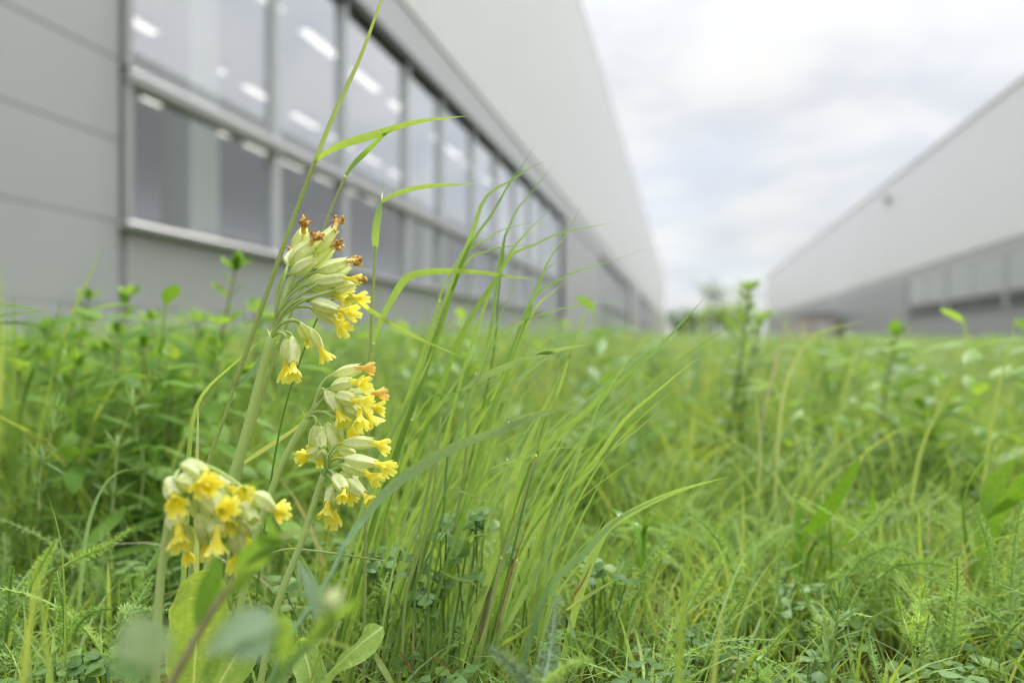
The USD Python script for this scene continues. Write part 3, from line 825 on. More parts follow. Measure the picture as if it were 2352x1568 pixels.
def cowslip(label, stem, sd, width, node, nd, flowers, Z, seed, group=None):
    """stem: points from the ground up to the node, in photograph units; flowers: (base, mouth, tip, kind, towards-camera sign)."""
    r = np.random.default_rng(seed)
    sp = path3(stem, sd, 26)
    t = Thing('cowslip', label, 'flower', [sp[0][0], sp[0][1], 0.0], group)
    rr = width / 2 * (np.interp(np.linspace(0, 1, 26), [0, 0.9, 1], [1.05, 0.92, 1.12]))
    t.part('stem', tube(sp, rr, 14), M['stem'])
    U = sp[-1]
    up = unit(sp[-1] - sp[-4])
    ms = []
    for k in range(5):                           # bracts at the node
        a = k * 1.3 + r.random()
        o = np.array([math.cos(a), math.sin(a), 0]) * 0.7 + up
        ms.append(leaf_mesh(U - up * 0.001 + o * 0.001, o, np.array([0, 0, 1.0]) + up, 0.006, 0.0016, 5, 0.3, 0.2, 'blade'))
    t.part('bract', join(ms), M['stem'])
    for i, (b, m, e, kind, sg) in enumerate(flowers):
        (bx, by), (mx, my), (ex, ey) = Z([b, m, e])
        db = nd + r.normal(0, 0.004) + (0.003 * sg)
        B0, M0, T0 = P(bx, by, db), P(mx, my, db), P(ex, ey, db)
        Lp = np.linalg.norm(M0 - B0)
        Lt = max(Lp, 0.0135 * (0.92 + 0.16 * r.random()))
        dy = math.sqrt(max(0, Lt ** 2 - Lp ** 2)) * (sg if sg else r.choice([-1, 1]))
        B, Mo = P(bx, by, db - dy / 2), P(mx, my, db + dy / 2)
        wid = {'slim': 0.0025, 'fat': 0.0038}.get(kind.partition(' ')[2], 0.0033) * (0.94 + 0.12 * r.random())
        Tl = np.linalg.norm(T0 - M0)
        Tt = max(Tl, 0.0085 * (0.95 + 0.15 * r.random()))
        dt = math.sqrt(max(0, Tt ** 2 - Tl ** 2)) * (sg if sg else np.sign(dy) or 1)
        T = P(ex, ey, db + dy / 2 + dt)
        fp = t.sub('flower')
        dist = np.linalg.norm(B - U)
        ped = bezier(U, U + up * dist * 0.45 + r.normal(0, 0.0008, 3), B - unit(Mo - B) * dist * 0.38, B + unit(Mo - B) * 0.0006, 14)
        t.part('pedicel', tube(ped, np.linspace(0.00075, 0.00072, 14), 8), M['stem'], parent=fp)
        mesh, tint = calyx(B, Mo, wid, seed * 100 + i)
        t.part('calyx', mesh, M['calyx'], parent=fp, tint=tint)
        k0 = kind.partition(' ')[0]
        if k0 in ('yellow', 'orange', 'small'):
            mesh, tint = corolla(Mo, T, seed * 77 + i, {'small': 0.62, 'orange': 0.85}.get(k0, 0.94 + 0.12 * r.random()))
            t.part('corolla', mesh, M['fade' if k0 == 'orange' else 'corolla'], parent=fp, tint=tint, label='orange fading corolla' if k0 == 'orange' else None)
        elif k0 in ('wilt', 'half'):
            if k0 == 'half':
                mesh, tint = corolla(Mo, Mo + (T - Mo) * 0.75, seed * 77 + i, 0.7)
                t.part('corolla', mesh, M['corolla'], parent=fp, tint=tint)
                mesh, tint = withered(Mo + (T - Mo) * 0.6, T, seed * 55 + i)
            else:
                mesh, tint = withered(Mo, T, seed * 55 + i)
            t.part('withered_corolla', mesh, M['wilt'], parent=fp, tint=tint, label='brown withered corolla')
    return t


FD = 0.33
tall = cowslip('tall in focus cowslip with brown withered tips on its uppermost flowers', [(385, ground_y(0.33)), (437, 1500), (470, 1340), (520, 1143), (566, 990), (600, 860), (625, 775)], 0.33, 0.0046, None, FD, [
    ((290, 385), (347, 212), (350, 128), 'wilt fat', 0),
    ((228, 500), (405, 318), (470, 240), 'wilt fat', -1),
    ((212, 492), (238, 398), (256, 360), 'wilt slim', 1),
    ((425, 400), (608, 195), (640, 110), 'wilt', 1),
    ((415, 525), (585, 345), (648, 322), 'wilt', -1),
    ((232, 572), (432, 450), (470, 438), 'bud', -1),
    ((455, 555), (722, 468), (805, 462), 'wilt', 0),
    ((375, 650), (560, 572), (680, 566), 'small slim', 1),
    ((430, 652), (700, 612), (868, 625), 'half', 0),
    ((372, 672), (608, 738), (742, 800), 'yellow', -1),
    ((520, 725), (755, 775), (876, 785), 'yellow', 1),
    ((395, 806), (648, 880), (782, 905), 'yellow', -1),
    ((408, 865), (612, 965), (705, 1050), 'yellow', -1),
    ((470, 800), (600, 905), (682, 935), 'small', 1),
    ((600, 712), (772, 662), (800, 655), 'bud', 1),
    ((590, 590), (716, 515), (740, 505), 'bud', 1),
    ((340, 1010), (482, 1200), (548, 1318), 'yellow', 0),
    ((300, 985), (372, 1115), (398, 1160), 'small slim', 1),
    ((193, 1112), (186, 1330), (196, 1462), 'yellow slim', 1),
    ((245, 1100), (255, 1330), (255, 1462), 'yellow', -1),
], Z1, 1)
mid = cowslip('shorter cowslip behind, its yellow cups crowded to the right of the bent stem', [(520, ground_y(0.342)), (570, 1290), (612, 1160), (650, 1060), (705, 962)], 0.342, 0.0036, None, 0.342, [
    ((708, 228), (945, 165), (1056, 168), 'orange', 0),
    ((690, 338), (885, 285), (1005, 300), 'yellow', -1),
    ((735, 372), (905, 385), (1040, 380), 'yellow', 1),
    ((790, 400), (1040, 372), (1165, 385), 'orange', 1),
    ((742, 402), (895, 440), (1035, 470), 'yellow', -1),
    ((645, 355), (752, 525), (805, 650), 'yellow', -1),
    ((790, 470), (935, 545), (950, 672), 'yellow', -1),
    ((850, 430), (1030, 488), (1160, 505), 'yellow', 1),
    ((880, 480), (1000, 545), (1090, 660), 'yellow', 0),
    ((800, 590), (830, 655), (905, 745), 'yellow', 1),
    ((572, 640), (533, 818), (525, 855), 'small slim', 0),
    ((608, 660), (620, 845), (622, 870), 'bud', -1),
    ((655, 620), (725, 860), (705, 925), 'small', 0),
    ((720, 600), (778, 760), (802, 860), 'yellow slim', 1),
], Z2, 2)
low = cowslip('lower right cowslip with arching flower stalks and a single cup facing left', [(575, ground_y(0.335)), (628, 1420), (668, 1305), (703, 1213), (733, 1118), (744, 1092)], 0.335, 0.0034, None, 0.335, [
    ((790, 800), (1060, 798), (1178, 832), 'yellow', 0),
    ((800, 930), (1080, 975), (1212, 1025), 'yellow', -1),
    ((752, 862), (885, 905), (920, 915), 'bud', 1),
    ((775, 985), (985, 1055), (1110, 1130), 'yellow', -1),
    ((722, 1068), (812, 1200), (792, 1285), 'small', -1),
    ((760, 1068), (905, 1112), (930, 1120), 'bud', 1),
    ((820, 1108), (980, 1242), (1055, 1322), 'yellow', -1),
    ((812, 1110), (845, 1185), (878, 1278), 'yellow slim', 1),
    ((722, 1150), (668, 1318), (642, 1448), 'yellow', -1),
    ((735, 1200), (722, 1345), (712, 1488), 'yellow slim', 1),
    ((612, 855), (520, 898), (432, 920), 'yellow', 1),
    ((625, 875), (612, 918), (612, 972), 'small slim', 1),
], Z2, 3)
near = cowslip('nearest cowslip, slightly blurred, two cups showing their orange throats', [(350, ground_y(0.272)), (366, 1360), (381, 1240), (394, 1160), (410, 1100)], 0.272, 0.0034, None, 0.268, [
    ((455, 175), (690, 300), (635, 480), 'yellow fat', -1),
    ((520, 330), (700, 400), (775, 400), 'yellow', -1),
    ((320, 330), (352, 540), (388, 660), 'yellow fat', -1),
    ((395, 372), (610, 372), (660, 400), 'bud fat', 1),
    ((770, 335), (985, 448), (1135, 525), 'yellow', 0),
    ((720, 480), (860, 700), (955, 660), 'yellow fat', -1),
    ((1090, 620), (1235, 820), (1240, 850), 'bud fat', 0),
    ((1185, 490), (1430, 665), (1570, 690), 'yellow', 1),
    ((800, 790), (822, 950), (812, 1180), 'yellow', 0),
    ((1030, 890), (1058, 1130), (1040, 1325), 'yellow', 0),
    ((1000, 640), (985, 740), (930, 890), 'yellow', -1),
    ((620, 700), (690, 1010), (700, 1200), 'small', 1),
    ((350, 700), (400, 880), (420, 1110), 'yellow fat', -1),
    ((480, 850), (495, 1110), (512, 1240), 'small', 1),
    ((540, 560), (690, 780), (700, 850), 'bud', 1),
    ((1090, 780), (1150, 930), (1140, 1080), 'small', 1),
], Z3, 4)


def big_leaf(t, pts, d, W, side, seed, crinkle=1.0):
    """Oblong net-veined leaf on a path of photograph points."""
    nu, nv = 90, 41
    sp = path3(pts, d, nu)
    tg = tangents(sp)
    side = unit(np.asarray(side, float) - (tg @ np.asarray(side, float))[:, None] * tg)
    nr = np.cross(tg, side)
    u, s = np.linspace(0, 1, nu)[:, None], np.linspace(-1, 1, nv)[None]
    w = W * np.interp(u, [0, 0.12, 0.3, 0.55, 0.8, 0.92, 0.975, 1], [0.12, 0.2, 0.55, 0.95, 1.0, 0.78, 0.45, 0.03])
    ln = np.linalg.norm(np.diff(sp, axis=0), axis=1).sum()
    a = (u * ln / W * 1.55 - np.abs(s) * 0.75)                       # lateral veins run forward to the edge
    ph = a + 0.12 * np.sin(7 * s + 3 * u + seed)
    dist = np.abs((ph % 1) - 0.5) * 2
    lat = np.clip(1 - (1 - dist) / 0.13, 0, 1)
    midv = np.clip(1 - np.abs(s) * w / (0.0011), 0, 1)
    q = np.stack([u * ln / 0.0034 + 0 * s, s * w / 0.0034, 0 * u * s], -1)
    ret = np.clip(1 - np.abs(meshkit.noise(q, seed) - 0.5) / 0.09, 0, 1)
    ret2 = np.clip(1 - np.abs(meshkit.noise(q * 2.1, seed + 5) - 0.5) / 0.10, 0, 1)
    vein = np.maximum.reduce([midv, 0.85 * lat, 0.42 * ret, 0.25 * ret2])
    edge = np.clip((np.abs(s) - 0.96) / 0.04, 0, 1)
    scal = 1 + 0.03 * crinkle * np.sin(u * ln / 0.0022 + 2 * s) * (np.abs(s) ** 6)
    puck = (1 - vein) * 0.00055 + 0.0008 * crinkle * np.sin(u * ln / 0.004 + seed) * np.abs(s) ** 3
    bend = -0.22 * W * (np.abs(s) ** 1.5)
    v = sp[:, None] + side[:, None] * (s * w * scal)[..., None] + nr[:, None] * (puck + bend * np.interp(u, [0, 1], [1.5, 1]))[..., None]
    idx = np.arange(nu * nv).reshape(nu, nv)
    f = np.concatenate([np.stack([idx[:-1, :-1], idx[1:, :-1], idx[1:, 1:]], -1).reshape(-1, 3), np.stack([idx[:-1, :-1], idx[1:, 1:], idx[:-1, 1:]], -1).reshape(-1, 3)])
    t.part('leaf', (v.reshape(-1, 3), f), M['bigleaf'], tint=np.clip(np.maximum(vein, edge * 0.9), 0, 1).reshape(-1))


big_leaf(near, [(425, 1860), (440, 1660), (449, 1500), (462, 1400), (480, 1303)], [0.285, 0.29, 0.292, 0.29, 0.29], 0.0117, (1, 0.15, 0.05), 3)
big_leaf(near, [(430, 1860), (470, 1660), (520, 1540), (575, 1458), (600, 1425)], [0.28, 0.285, 0.29, 0.295, 0.30], 0.0095, (0.8, 0.2, 0.55), 4)
big_leaf(low, [(640, 1760), (690, 1640), (752, 1552), (830, 1478), (880, 1438)], [0.32, 0.315, 0.31, 0.312, 0.318], 0.0078, (0.35, 0.75, 0.55), 6, 1.8)
big_leaf(low, [(700, 1760), (720, 1650), (715, 1560), (690, 1470)], [0.335, 0.345, 0.355, 0.37], 0.008, (0.8, 0.5, 0.1), 8, 1.2)


# ---- grass blades and stalks in front
def blade_part(t, pts, d, wpx, mat='blade', seed=0, root=False, lean=0.30, roll=None, n=22, name='blade', fold=0.22, taper=2.4, start=0.45):
    r = np.random.default_rng(seed + 5000)
    pts = list(pts)
    dm = float(np.mean(d))
    if root:
        x0, y0 = pts[0]
        gyy = ground_y(dm) + 6
        if gyy - y0 > 15:
            h_ = gyy - y0
            pts = [(x0 - lean * h_ + r.normal(0, 8), gyy), (x0 - 0.57 * lean * h_, y0 + 0.5 * h_)] + pts if h_ > 150 else [(x0 - 0.22 * h_ + r.normal(0, 6), gyy)] + pts
            start = 0.22
    if np.ndim(d) == 0:
        d = [d, d + r.normal(0, 0.008), d + r.normal(0, 0.014)]
        d = np.interp(np.linspace(0, 1, len(pts)), [0, 0.5, 1], d)
    sp = path3(pts, d, n)
    w = wpx / 1568 * dm / 2
    tt = np.linspace(0, 1, n)
    prof = np.minimum(1, start + 1.9 * tt) * (1 - tt ** taper) + 0.02
    ro = (r.normal(0, 0.32) if roll is None else roll) + tt * r.normal(0, 0.45) * (roll is None)
    tg = tangents(sp)
    sx = unit(np.cross(tg, [0, 1.0, 0]))
    sy = np.cross(tg, sx)
    side = sx * np.cos(ro)[:, None] + sy * np.sin(ro)[:, None]
    t.part(name, ribbon(sp, w * prof, side, fold), M[mat])
    return sp


def culm(t, pts, d, wpx, mat='lime', root=False, name='stem', tipw=0.7):
    pts = list(pts)
    dm = float(np.mean(d))
    if root:
        x0, y0 = pts[0]
        gyy = ground_y(dm) + 6
        if gyy - y0 > 10:
            pts = [(x0 - 0.24 * (gyy - y0), gyy)] + pts
    sp = path3(pts, d, 22)
    t.part(name, tube(sp, np.linspace(1, tipw, 22) * wpx / 1568 * dm / 2, 9), M[mat])
    return sp


def joint(t, x, y, d, r=0.0008):
    r = min(r, 0.0009)
    s = trimesh.creation.icosphere(2, r)
    s.apply_scale([1, 1, 1.25])
    s.apply_translation(P(x, y, d))
    t.part('joint', s, M['node'])


def at_ground(x, d):
    g_ = P(x, 784, d)
    g_[2] = 0
    return g_


t = Thing('grass_stalk', 'tallest grass stalk, crossing the whole view up to the top edge left of the cowslips', 'grass stalk', at_ground(380, 0.35))
culm(t, [(400, ground_y(0.35)), (475, 1078), (515, 960), (538, 886)], 0.35, 11)
culm(t, [(538, 886), (600, 710), (662, 535), (723, 371)], 0.35, 11.5, tipw=0.85)
blade_part(t, [(723, 371), (775, 245), (828, 130), (884, -25), (905, -80)], 0.35, 11, 'lime', 1, roll=0.5, start=0.85, fold=0.5)
blade_part(t, [(723, 371), (770, 338), (860, 308), (945, 282), (1072, 267)], [0.35, 0.345, 0.35, 0.355, 0.36], 27, 'blade', 2, roll=0.95, start=0.25, taper=1.7)
blade_part(t, [(540, 885), (575, 858), (603, 825), (640, 790), (668, 760)], [0.35, 0.36, 0.37, 0.38, 0.385], 15, 'blue_blade', 3, roll=0.9)
joint(t, 723, 371, 0.35)
joint(t, 538, 886, 0.35, 0.0015)
t = Thing('grass_stalk', 'thinner grass stalk running just behind the tall cowslip stem', 'grass stalk', at_ground(500, 0.362))
culm(t, [(470, ground_y(0.362)), (530, 1240), (556, 1065), (600, 920), (645, 780), (700, 645), (745, 520), (792, 407)], 0.362, 8.5, tipw=0.6)
blade_part(t, [(792, 407), (812, 378), (845, 345), (880, 312), (905, 296)], 0.362, 13, 'blade', 4, roll=0.5, start=0.4)
blade_part(t, [(555, 1066), (600, 1035), (650, 1003), (700, 966), (745, 925)], [0.362, 0.36, 0.358, 0.356, 0.356], 11, 'lime', 5, roll=0.4, start=0.6)
joint(t, 792, 407, 0.362, 0.0009)
t = Thing('grass_stalk', 'upright slim grass stalk with a broad bent sheath, right of the tall cowslip', 'grass stalk', at_ground(846, 0.37))
culm(t, [(835, ground_y(0.37)), (842, 1100), (848, 900), (853, 740), (859, 640), (862, 565)], 0.37, 8, tipw=0.8)
blade_part(t, [(862, 570), (863, 535), (868, 497), (876, 462)], 0.37, 17, 'blade', 7, roll=0.15, start=0.6, taper=6)
blade_part(t, [(876, 463), (920, 441), (985, 427), (1040, 424), (1100, 420)], [0.37, 0.372, 0.375, 0.378, 0.38], 12, 'blade', 8, roll=0.6, start=0.6)
blade_part(t, [(876, 463), (879, 435), (880, 398)], 0.37, 3, 'blade', 9)
blade_part(t, [(856, 790), (868, 752), (890, 705), (915, 662), (932, 640), (962, 627), (1030, 622), (1100, 625), (1165, 634), (1235, 640)], [0.37] * 5 + [0.372, 0.376, 0.38, 0.384, 0.388], 19, 'blade', 10, roll=0.35, start=0.35)
joint(t, 858, 790, 0.37, 0.0011)
t = Thing('grass_stalk', 'bent grass leaf pointing down to the right from behind the tall cowslip flowers', 'grass stalk', at_ground(640, 0.352))
culm(t, [(560, ground_y(0.352)), (640, 1000), (700, 800), (760, 690), (800, 690)], 0.352, 5, 'blade')
blade_part(t, [(800, 690), (840, 706), (900, 744), (980, 785), (1068, 822)], 0.352, 12, 'blade', 11, roll=0.3, start=0.9)
t = Thing('grass_stalk', 'short pointed grass blade standing left of the tall cowslip stem', 'grass stalk', at_ground(452, 0.345))
blade_part(t, [(450, ground_y(0.345)), (452, 1200), (453, 1060), (455, 965), (454, 915)], 0.345, 13, 'lime', 12, roll=0.1, start=0.9)
blade_part(t, [(400, ground_y(0.38)), (430, 1150), (452, 930), (520, 850), (600, 780)], 0.38, 12, 'blade', 13, roll=0.7, start=0.7)

tf = Thing('grass_tuft', 'dense tuft of long leaning grass blades right of the cowslips', 'grass tuft', at_ground(1000, 0.385))
B_ = [
    (ZA([(700, 1500), (830, 1130), (920, 900), (985, 720), (1030, 590), (1110, 515), (1215, 460), (1310, 395), (1420, 345)]), 0.40, 15),
    (ZA([(760, 1400), (940, 880), (1080, 680), (1200, 470), (1270, 380), (1352, 245)]), 0.40, 10),
    (ZA([(1040, 1568), (1110, 1150), (1165, 820), (1190, 760), (1240, 650), (1290, 590), (1370, 490), (1475, 365)]), 0.41, 9),
    (ZA([(860, 1500), (1000, 1240), (1130, 1040), (1210, 900), (1275, 820), (1350, 740), (1470, 640)]), 0.38, 20),
    (ZA([(1190, 950), (1330, 880), (1430, 830), (1540, 790), (1690, 760), (1840, 730)]), 0.41, 8),
    (ZA([(930, 965), (1010, 925), (1100, 895), (1220, 878), (1350, 872)]), 0.40, 8),
    (ZA([(925, 915), (1010, 860), (1100, 800), (1210, 760), (1350, 725)]), 0.41, 7),
    (ZA([(1330, 1260), (1390, 1090), (1440, 970), (1500, 880), (1560, 780), (1655, 615)]), 0.39, 8),
    (ZA([(1340, 1215), (1430, 1130), (1560, 1060), (1700, 1010), (1830, 975), (1960, 925), (2050, 895), (2250, 880)]), 0.40, 9),
    (ZA([(1350, 1280), (1450, 1180), (1560, 1075)]), 0.40, 8),
    (ZA([(1400, 1060), (1490, 980), (1590, 905)]), 0.42, 7),
    (ZA([(1040, 1568), (1130, 1330), (1220, 1150), (1285, 1065)]), 0.38, 8),
    (ZA([(1060, 1540), (1170, 1420), (1300, 1340), (1500, 1275), (1700, 1240), (1925, 1230)]), 0.385, 14),
    (ZA([(1560, 1568), (1640, 1400), (1680, 1300), (1718, 1200)]), 0.39, 8),
    (ZA([(1280, 1568), (1320, 1480), (1362, 1400)]), 0.42, 6),
    (ZA([(690, 1568), (760, 1420), (862, 1305)]), 0.385, 8),
    (ZA([(640, 1568), (740, 1250), (800, 1080), (920, 880), (1000, 740)]), 0.41, 10),
    (ZA([(700, 1560), (790, 1270), (860, 1080), (905, 960), (940, 800)]), 0.40, 13),
    (ZB([(460, 1088), (700, 872), (900, 690), (1100, 520), (1190, 438), (1250, 380), (1380, 240), (1505, 105)]), 0.37, 14),
    (ZB([(255, 1568), (290, 1330), (360, 1110), (440, 930), (520, 760), (605, 595)]), 0.365, 22),
    (ZB([(290, 1568), (370, 1290), (450, 1080), (560, 780), (630, 560), (690, 390), (740, 260), (798, 122)]), 0.372, 14),
    (ZB([(430, 1568), (590, 1380), (720, 1240), (880, 1030), (1000, 860), (1200, 690), (1330, 580), (1470, 478)]), 0.365, 17),
    (ZB([(690, 1290), (800, 1170), (900, 1070), (1050, 950), (1225, 795)]), 0.37, 9),
    (ZB([(860, 1568), (930, 1500), (1100, 1400), (1320, 1305), (1450, 1265), (1625, 1222)]), 0.36, 25),
    (ZB([(690, 1560), (800, 1340), (850, 1240), (890, 1150)]), 0.37, 9),
    (ZB([(490, 1560), (580, 1350), (640, 1230), (700, 1100), (770, 880)]), 0.37, 14),
    (ZB([(510, 1450), (600, 1250), (700, 1080), (780, 930), (850, 760)]), 0.385, 8),
    (ZD([(500, 1530), (560, 1250), (620, 950), (710, 590)]), 0.37, 10),
    (ZD([(590, 1530), (720, 1040), (800, 850), (893, 612)]), 0.372, 13),
    (ZD([(700, 1540), (860, 1100), (1000, 850), (1170, 560), (1280, 340), (1440, 20)]), 0.375, 15),
    (ZD([(840, 1100), (960, 860), (1130, 600), (1300, 420), (1420, 240), (1560, -40)]), 0.385, 12),
    (ZD([(980, 1530), (1110, 1340), (1230, 1130), (1395, 955)]), 0.372, 15),
    (ZD([(120, 940), (220, 740), (310, 580), (420, 370), (500, 210), (590, 0)]), 0.39, 20),
    (ZD([(210, 1150), (420, 870), (600, 640), (760, 500), (900, 400), (1050, 330)]), 0.385, 12),
    (ZD([(330, 1080), (560, 700), (700, 520), (800, 380), (1000, 80), (1050, -40)]), 0.40, 18),
    (ZD([(530, 525), (700, 480), (900, 430), (1200, 340), (1550, 240)]), 0.395, 8),
    (ZC([(870, 1345), (960, 1290), (1060, 1220), (1160, 1165)]), 0.352, 20),
    (ZC([(640, 1568), (720, 1490), (820, 1425)]), 0.348, 12),
    (ZC([(550, 1405), (640, 1300), (740, 1200), (820, 1150), (890, 1105)]), 0.36, 8),
    (ZC([(480, 1050), (600, 720), (660, 610), (700, 540), (770, 330)]), 0.38, 11),
    (ZC([(520, 880), (600, 920), (700, 950), (770, 1000), (830, 1085)]), 0.365, 9),
    (ZC([(540, 1500), (580, 1250), (600, 1020), (630, 900)]), 0.365, 8),
    (ZC([(640, 1560), (650, 1400), (680, 1120), (710, 940), (730, 810)]), 0.36, 13),
    (ZC([(1400, 1470), (1450, 1330), (1520, 1175)]), 0.36, 8),
    (ZC([(905, 780), (915, 560), (940, 440), (1010, 230), (1100, 0)]), 0.365, 19),
    (ZC([(860, 1310), (980, 1110), (1100, 905), (1190, 760), (1250, 650), (1290, 470)]), 0.36, 24),
    (ZC([(1120, 1050), (1160, 640), (1230, 440), (1300, 300), (1400, 0)]), 0.37, 16),
    (ZC([(1185, 985), (1270, 880), (1400, 770), (1560, 600), (1700, 510), (1960, 395)]), 0.355, 25),
    (ZC([(1240, 1020), (1340, 880), (1440, 720), (1560, 490)]), 0.37, 10),
    (ZC([(700, 1560), (760, 1350), (820, 1150)]), 0.35, 18),
    (ZC([(1330, 1420), (1300, 1290), (1240, 1180)]), 0.35, 12),
    (ZC([(1300, 1160), (1340, 1290), (1390, 1450)]), 0.35, 12),
]
for i, (pts, d, w) in enumerate(B_):
    blade_part(tf, pts, d, w * (1.0 if i < 24 else 0.8), 'blade', 100 + i, root=i not in (40, 50, 51))
Q_ = [
    (ZA([(1090, 1568), (1120, 1250), (1150, 950), (1168, 800)]), 0.41, 5),
    (ZC([(270, 1568), (300, 1100), (325, 950), (350, 850), (380, 660), (410, 540), (470, 250), (520, 0)]), 0.36, 8),
    (ZC([(340, 1568), (360, 1100), (400, 800), (450, 560), (490, 300), (520, -60)]), 0.368, 7),
    (ZC([(430, 1568), (445, 1070), (480, 700), (530, 560), (550, 350), (570, 100)]), 0.365, 8),
    (ZC([(730, 1568), (820, 1150), (900, 800), (960, 640), (1010, 500), (1060, 320), (1105, 178)]), 0.36, 9),
    (ZC([(800, 1540), (870, 1250), (930, 1030), (990, 820)]), 0.358, 8),
    (ZC([(560, 1560), (600, 1250), (640, 1000), (690, 700)]), 0.372, 7),
    (ZC([(1090, 1100), (1110, 1000), (1160, 700), (1180, 600)]), 0.365, 6),
    (ZD([(900, 1300), (960, 500), (1020, 270)]), 0.385, 8),
    (ZD([(1640, 1110), (1700, 880), (1790, 660), (1880, 400)]), 0.372, 6),
]
for i, (pts, d, w) in enumerate(Q_):
    culm(tf, pts, d, w, 'lime' if i % 3 else 'blade', root=True)
for x, y, d in [ZC([(1105, 178)])[0] + (0.36,), ZC([(990, 820)])[0] + (0.358,), ZC([(895, 798)])[0] + (0.36,), ZC([(378, 668)])[0] + (0.36,), ZC([(445, 1065)])[0] + (0.365,), ZC([(375, 980)])[0] + (0.368,), ZD([(1025, 268)])[0] + (0.385,), ZA([(1335, 1230)])[0] + (0.395,), ZA([(755, 1230)])[0] + (0.40,), ZD([(357, 740)])[0] + (0.39,), ZC([(1185, 980)])[0] + (0.355,)]:
    joint(tf, x, y, d, 0.0008)
for i, (pts, d, w) in enumerate([
    (ZA([(1290, 1568), (1380, 1545), (1480, 1530), (1590, 1510), (1692, 1498)]), 0.36, 17),
    (ZB([(0, 690), (130, 605), (300, 530), (470, 475), (640, 430), (775, 412)]), 0.36, 22),
    (ZD([(1370, 390), (1500, 290), (1700, 130), (1900, 60)]), 0.375, 14),
    (ZB([(200, 985), (250, 920), (400, 838), (560, 815), (705, 788)]), 0.365, 11),
    (ZC([(540, 430), (560, 395), (640, 392), (740, 425), (850, 470)]), 0.362, 10),
    (ZC([(640, 700), (700, 672), (800, 652), (900, 655)]), 0.37, 6),
    (ZC([(800, 270), (900, 225), (1050, 185), (1250, 130), (1420, 130)]), 0.375, 8)]):
    blade_part(tf, pts, d, w, 'blue_blade', 200 + i, roll=0.75, start=0.5)
for k in range(78):                             # the many blades behind and between
    r = np.random.default_rng(900 + k)
    d = 0.36 + 0.13 * r.random()
    bx = 830 + 400 * r.random()
    gyy = ground_y(d)
    Hh = (gyy - 470) * (0.25 + 0.55 * r.random() ** 1.3)
    ln = Hh * (0.28 + 0.45 * r.random())
    pts = [(bx, gyy), (bx + ln * 0.18, gyy - Hh * 0.4), (bx + ln * 0.5, gyy - Hh * 0.75), (bx + ln, gyy - Hh)]
    if r.random() < 0.3 and Hh < 620:
        pts += [(bx + ln * 1.7, gyy - Hh * 1.1)]
    blade_part(tf, pts, d, 3.5 + 5.5 * r.random(), 'blade' if r.random() < 0.85 else 'blue_blade', 1000 + k, n=14)
for k, (pts, d) in enumerate([(ZC([(800, 1568), (900, 1100), (960, 860), (1000, 740), (1070, 560)]), 0.356), (ZC([(1320, 1055), (1390, 950), (1450, 825)]), 0.36), (ZC([(265, 1360), (340, 1490), (385, 1568)]), 0.34), (ZC([(450, 1390), (560, 1470), (660, 1540)]), 0.345)]):
    t = Thing('dry_stalk', ['thin reddish dry stalk leaning among the green blades of the tuft', 'short orange brown dry blade right of the tuft', 'fallen brown stalk at the foot of the tuft', 'brown dry stalk lying in front of the tuft'][k], 'dry stalk', P(*pts[0], d))
    blade_part(t, pts, d, 7, 'redstem', 300 + k, roll=0.3)
t = Thing('dry_stalk', 'dark brown dead stem standing inside the tuft', 'dry stalk', P(*ZC([(770, 1230)])[0], 0.365))
culm(t, ZC([(755, 1330), (775, 1210), (800, 1080), (830, 975)]), 0.365, 9, 'brown')
t = Thing('dry_stalk', 'green blade with a yellow brown dry tip on the right of the tuft', 'dry stalk', P(*ZC([(1300, 1110)])[0], 0.355))
blade_part(t, ZC([(1290, 1120), (1380, 1060), (1500, 985), (1610, 925)]), 0.355, 12, 'lime', 310, roll=0.3)
t = Thing('dry_stalk', 'yellowing blade with a brown tip lying at the lower edge right of the cowslip leaves', 'dry stalk', P(*ZC([(220, 1568)])[0], 0.32))
blade_part(t, ZC([(250, 1620), (160, 1460), (100, 1350)]), 0.32, 14, 'lime', 311, roll=0.2, taper=8)
blade_part(t, ZC([(104, 1358), (70, 1305), (35, 1255)]), 0.32, 13, 'redstem', 312, roll=0.2, start=0.95)

# ---- long blurred blade that runs from the front into the tuft, thin sideways stem
t = Thing('grass_stalk', 'long grey green blade sweeping from the front edge up into the tuft', 'grass stalk', P(600, 1700, 0.26))
culm(t, [(560, 1720), (664, 1468), (720, 1380), (767, 1304), (790, 1252)], [0.235, 0.25, 0.26, 0.27, 0.275], 14, 'blue_blade', tipw=0.8)
blade_part(t, [(788, 1255), (819, 1209), (880, 1135), (960, 1072), (1050, 1022), (1130, 992), (1200, 966), (1270, 945), (1328, 934)], [0.275, 0.285, 0.295, 0.31, 0.325, 0.335, 0.345, 0.35, 0.355], 31, 'blue_blade', 320, roll=0.45, start=0.3)
t = Thing('grass_stalk', 'thin stem lying almost level behind the lower cowslip stem', 'grass stalk', P(640, 1264, 0.36))
culm(t, [(560, 1300), (641, 1264), (700, 1262), (801, 1275), (885, 1288)], 0.36, 6, 'lime')
t = Thing('grass_stalk', 'blurred bluish blade arching along the lower edge below the pale bud', 'grass stalk', P(640, 1600, 0.2))
blade_part(t, [(600, 1650), (650, 1545), (700, 1487), (745, 1468), (800, 1484), (845, 1490), (905, 1478)], [0.2, 0.205, 0.21, 0.215, 0.22, 0.225, 0.23], 30, 'blue_blade', 330, roll=0.8, start=0.6)


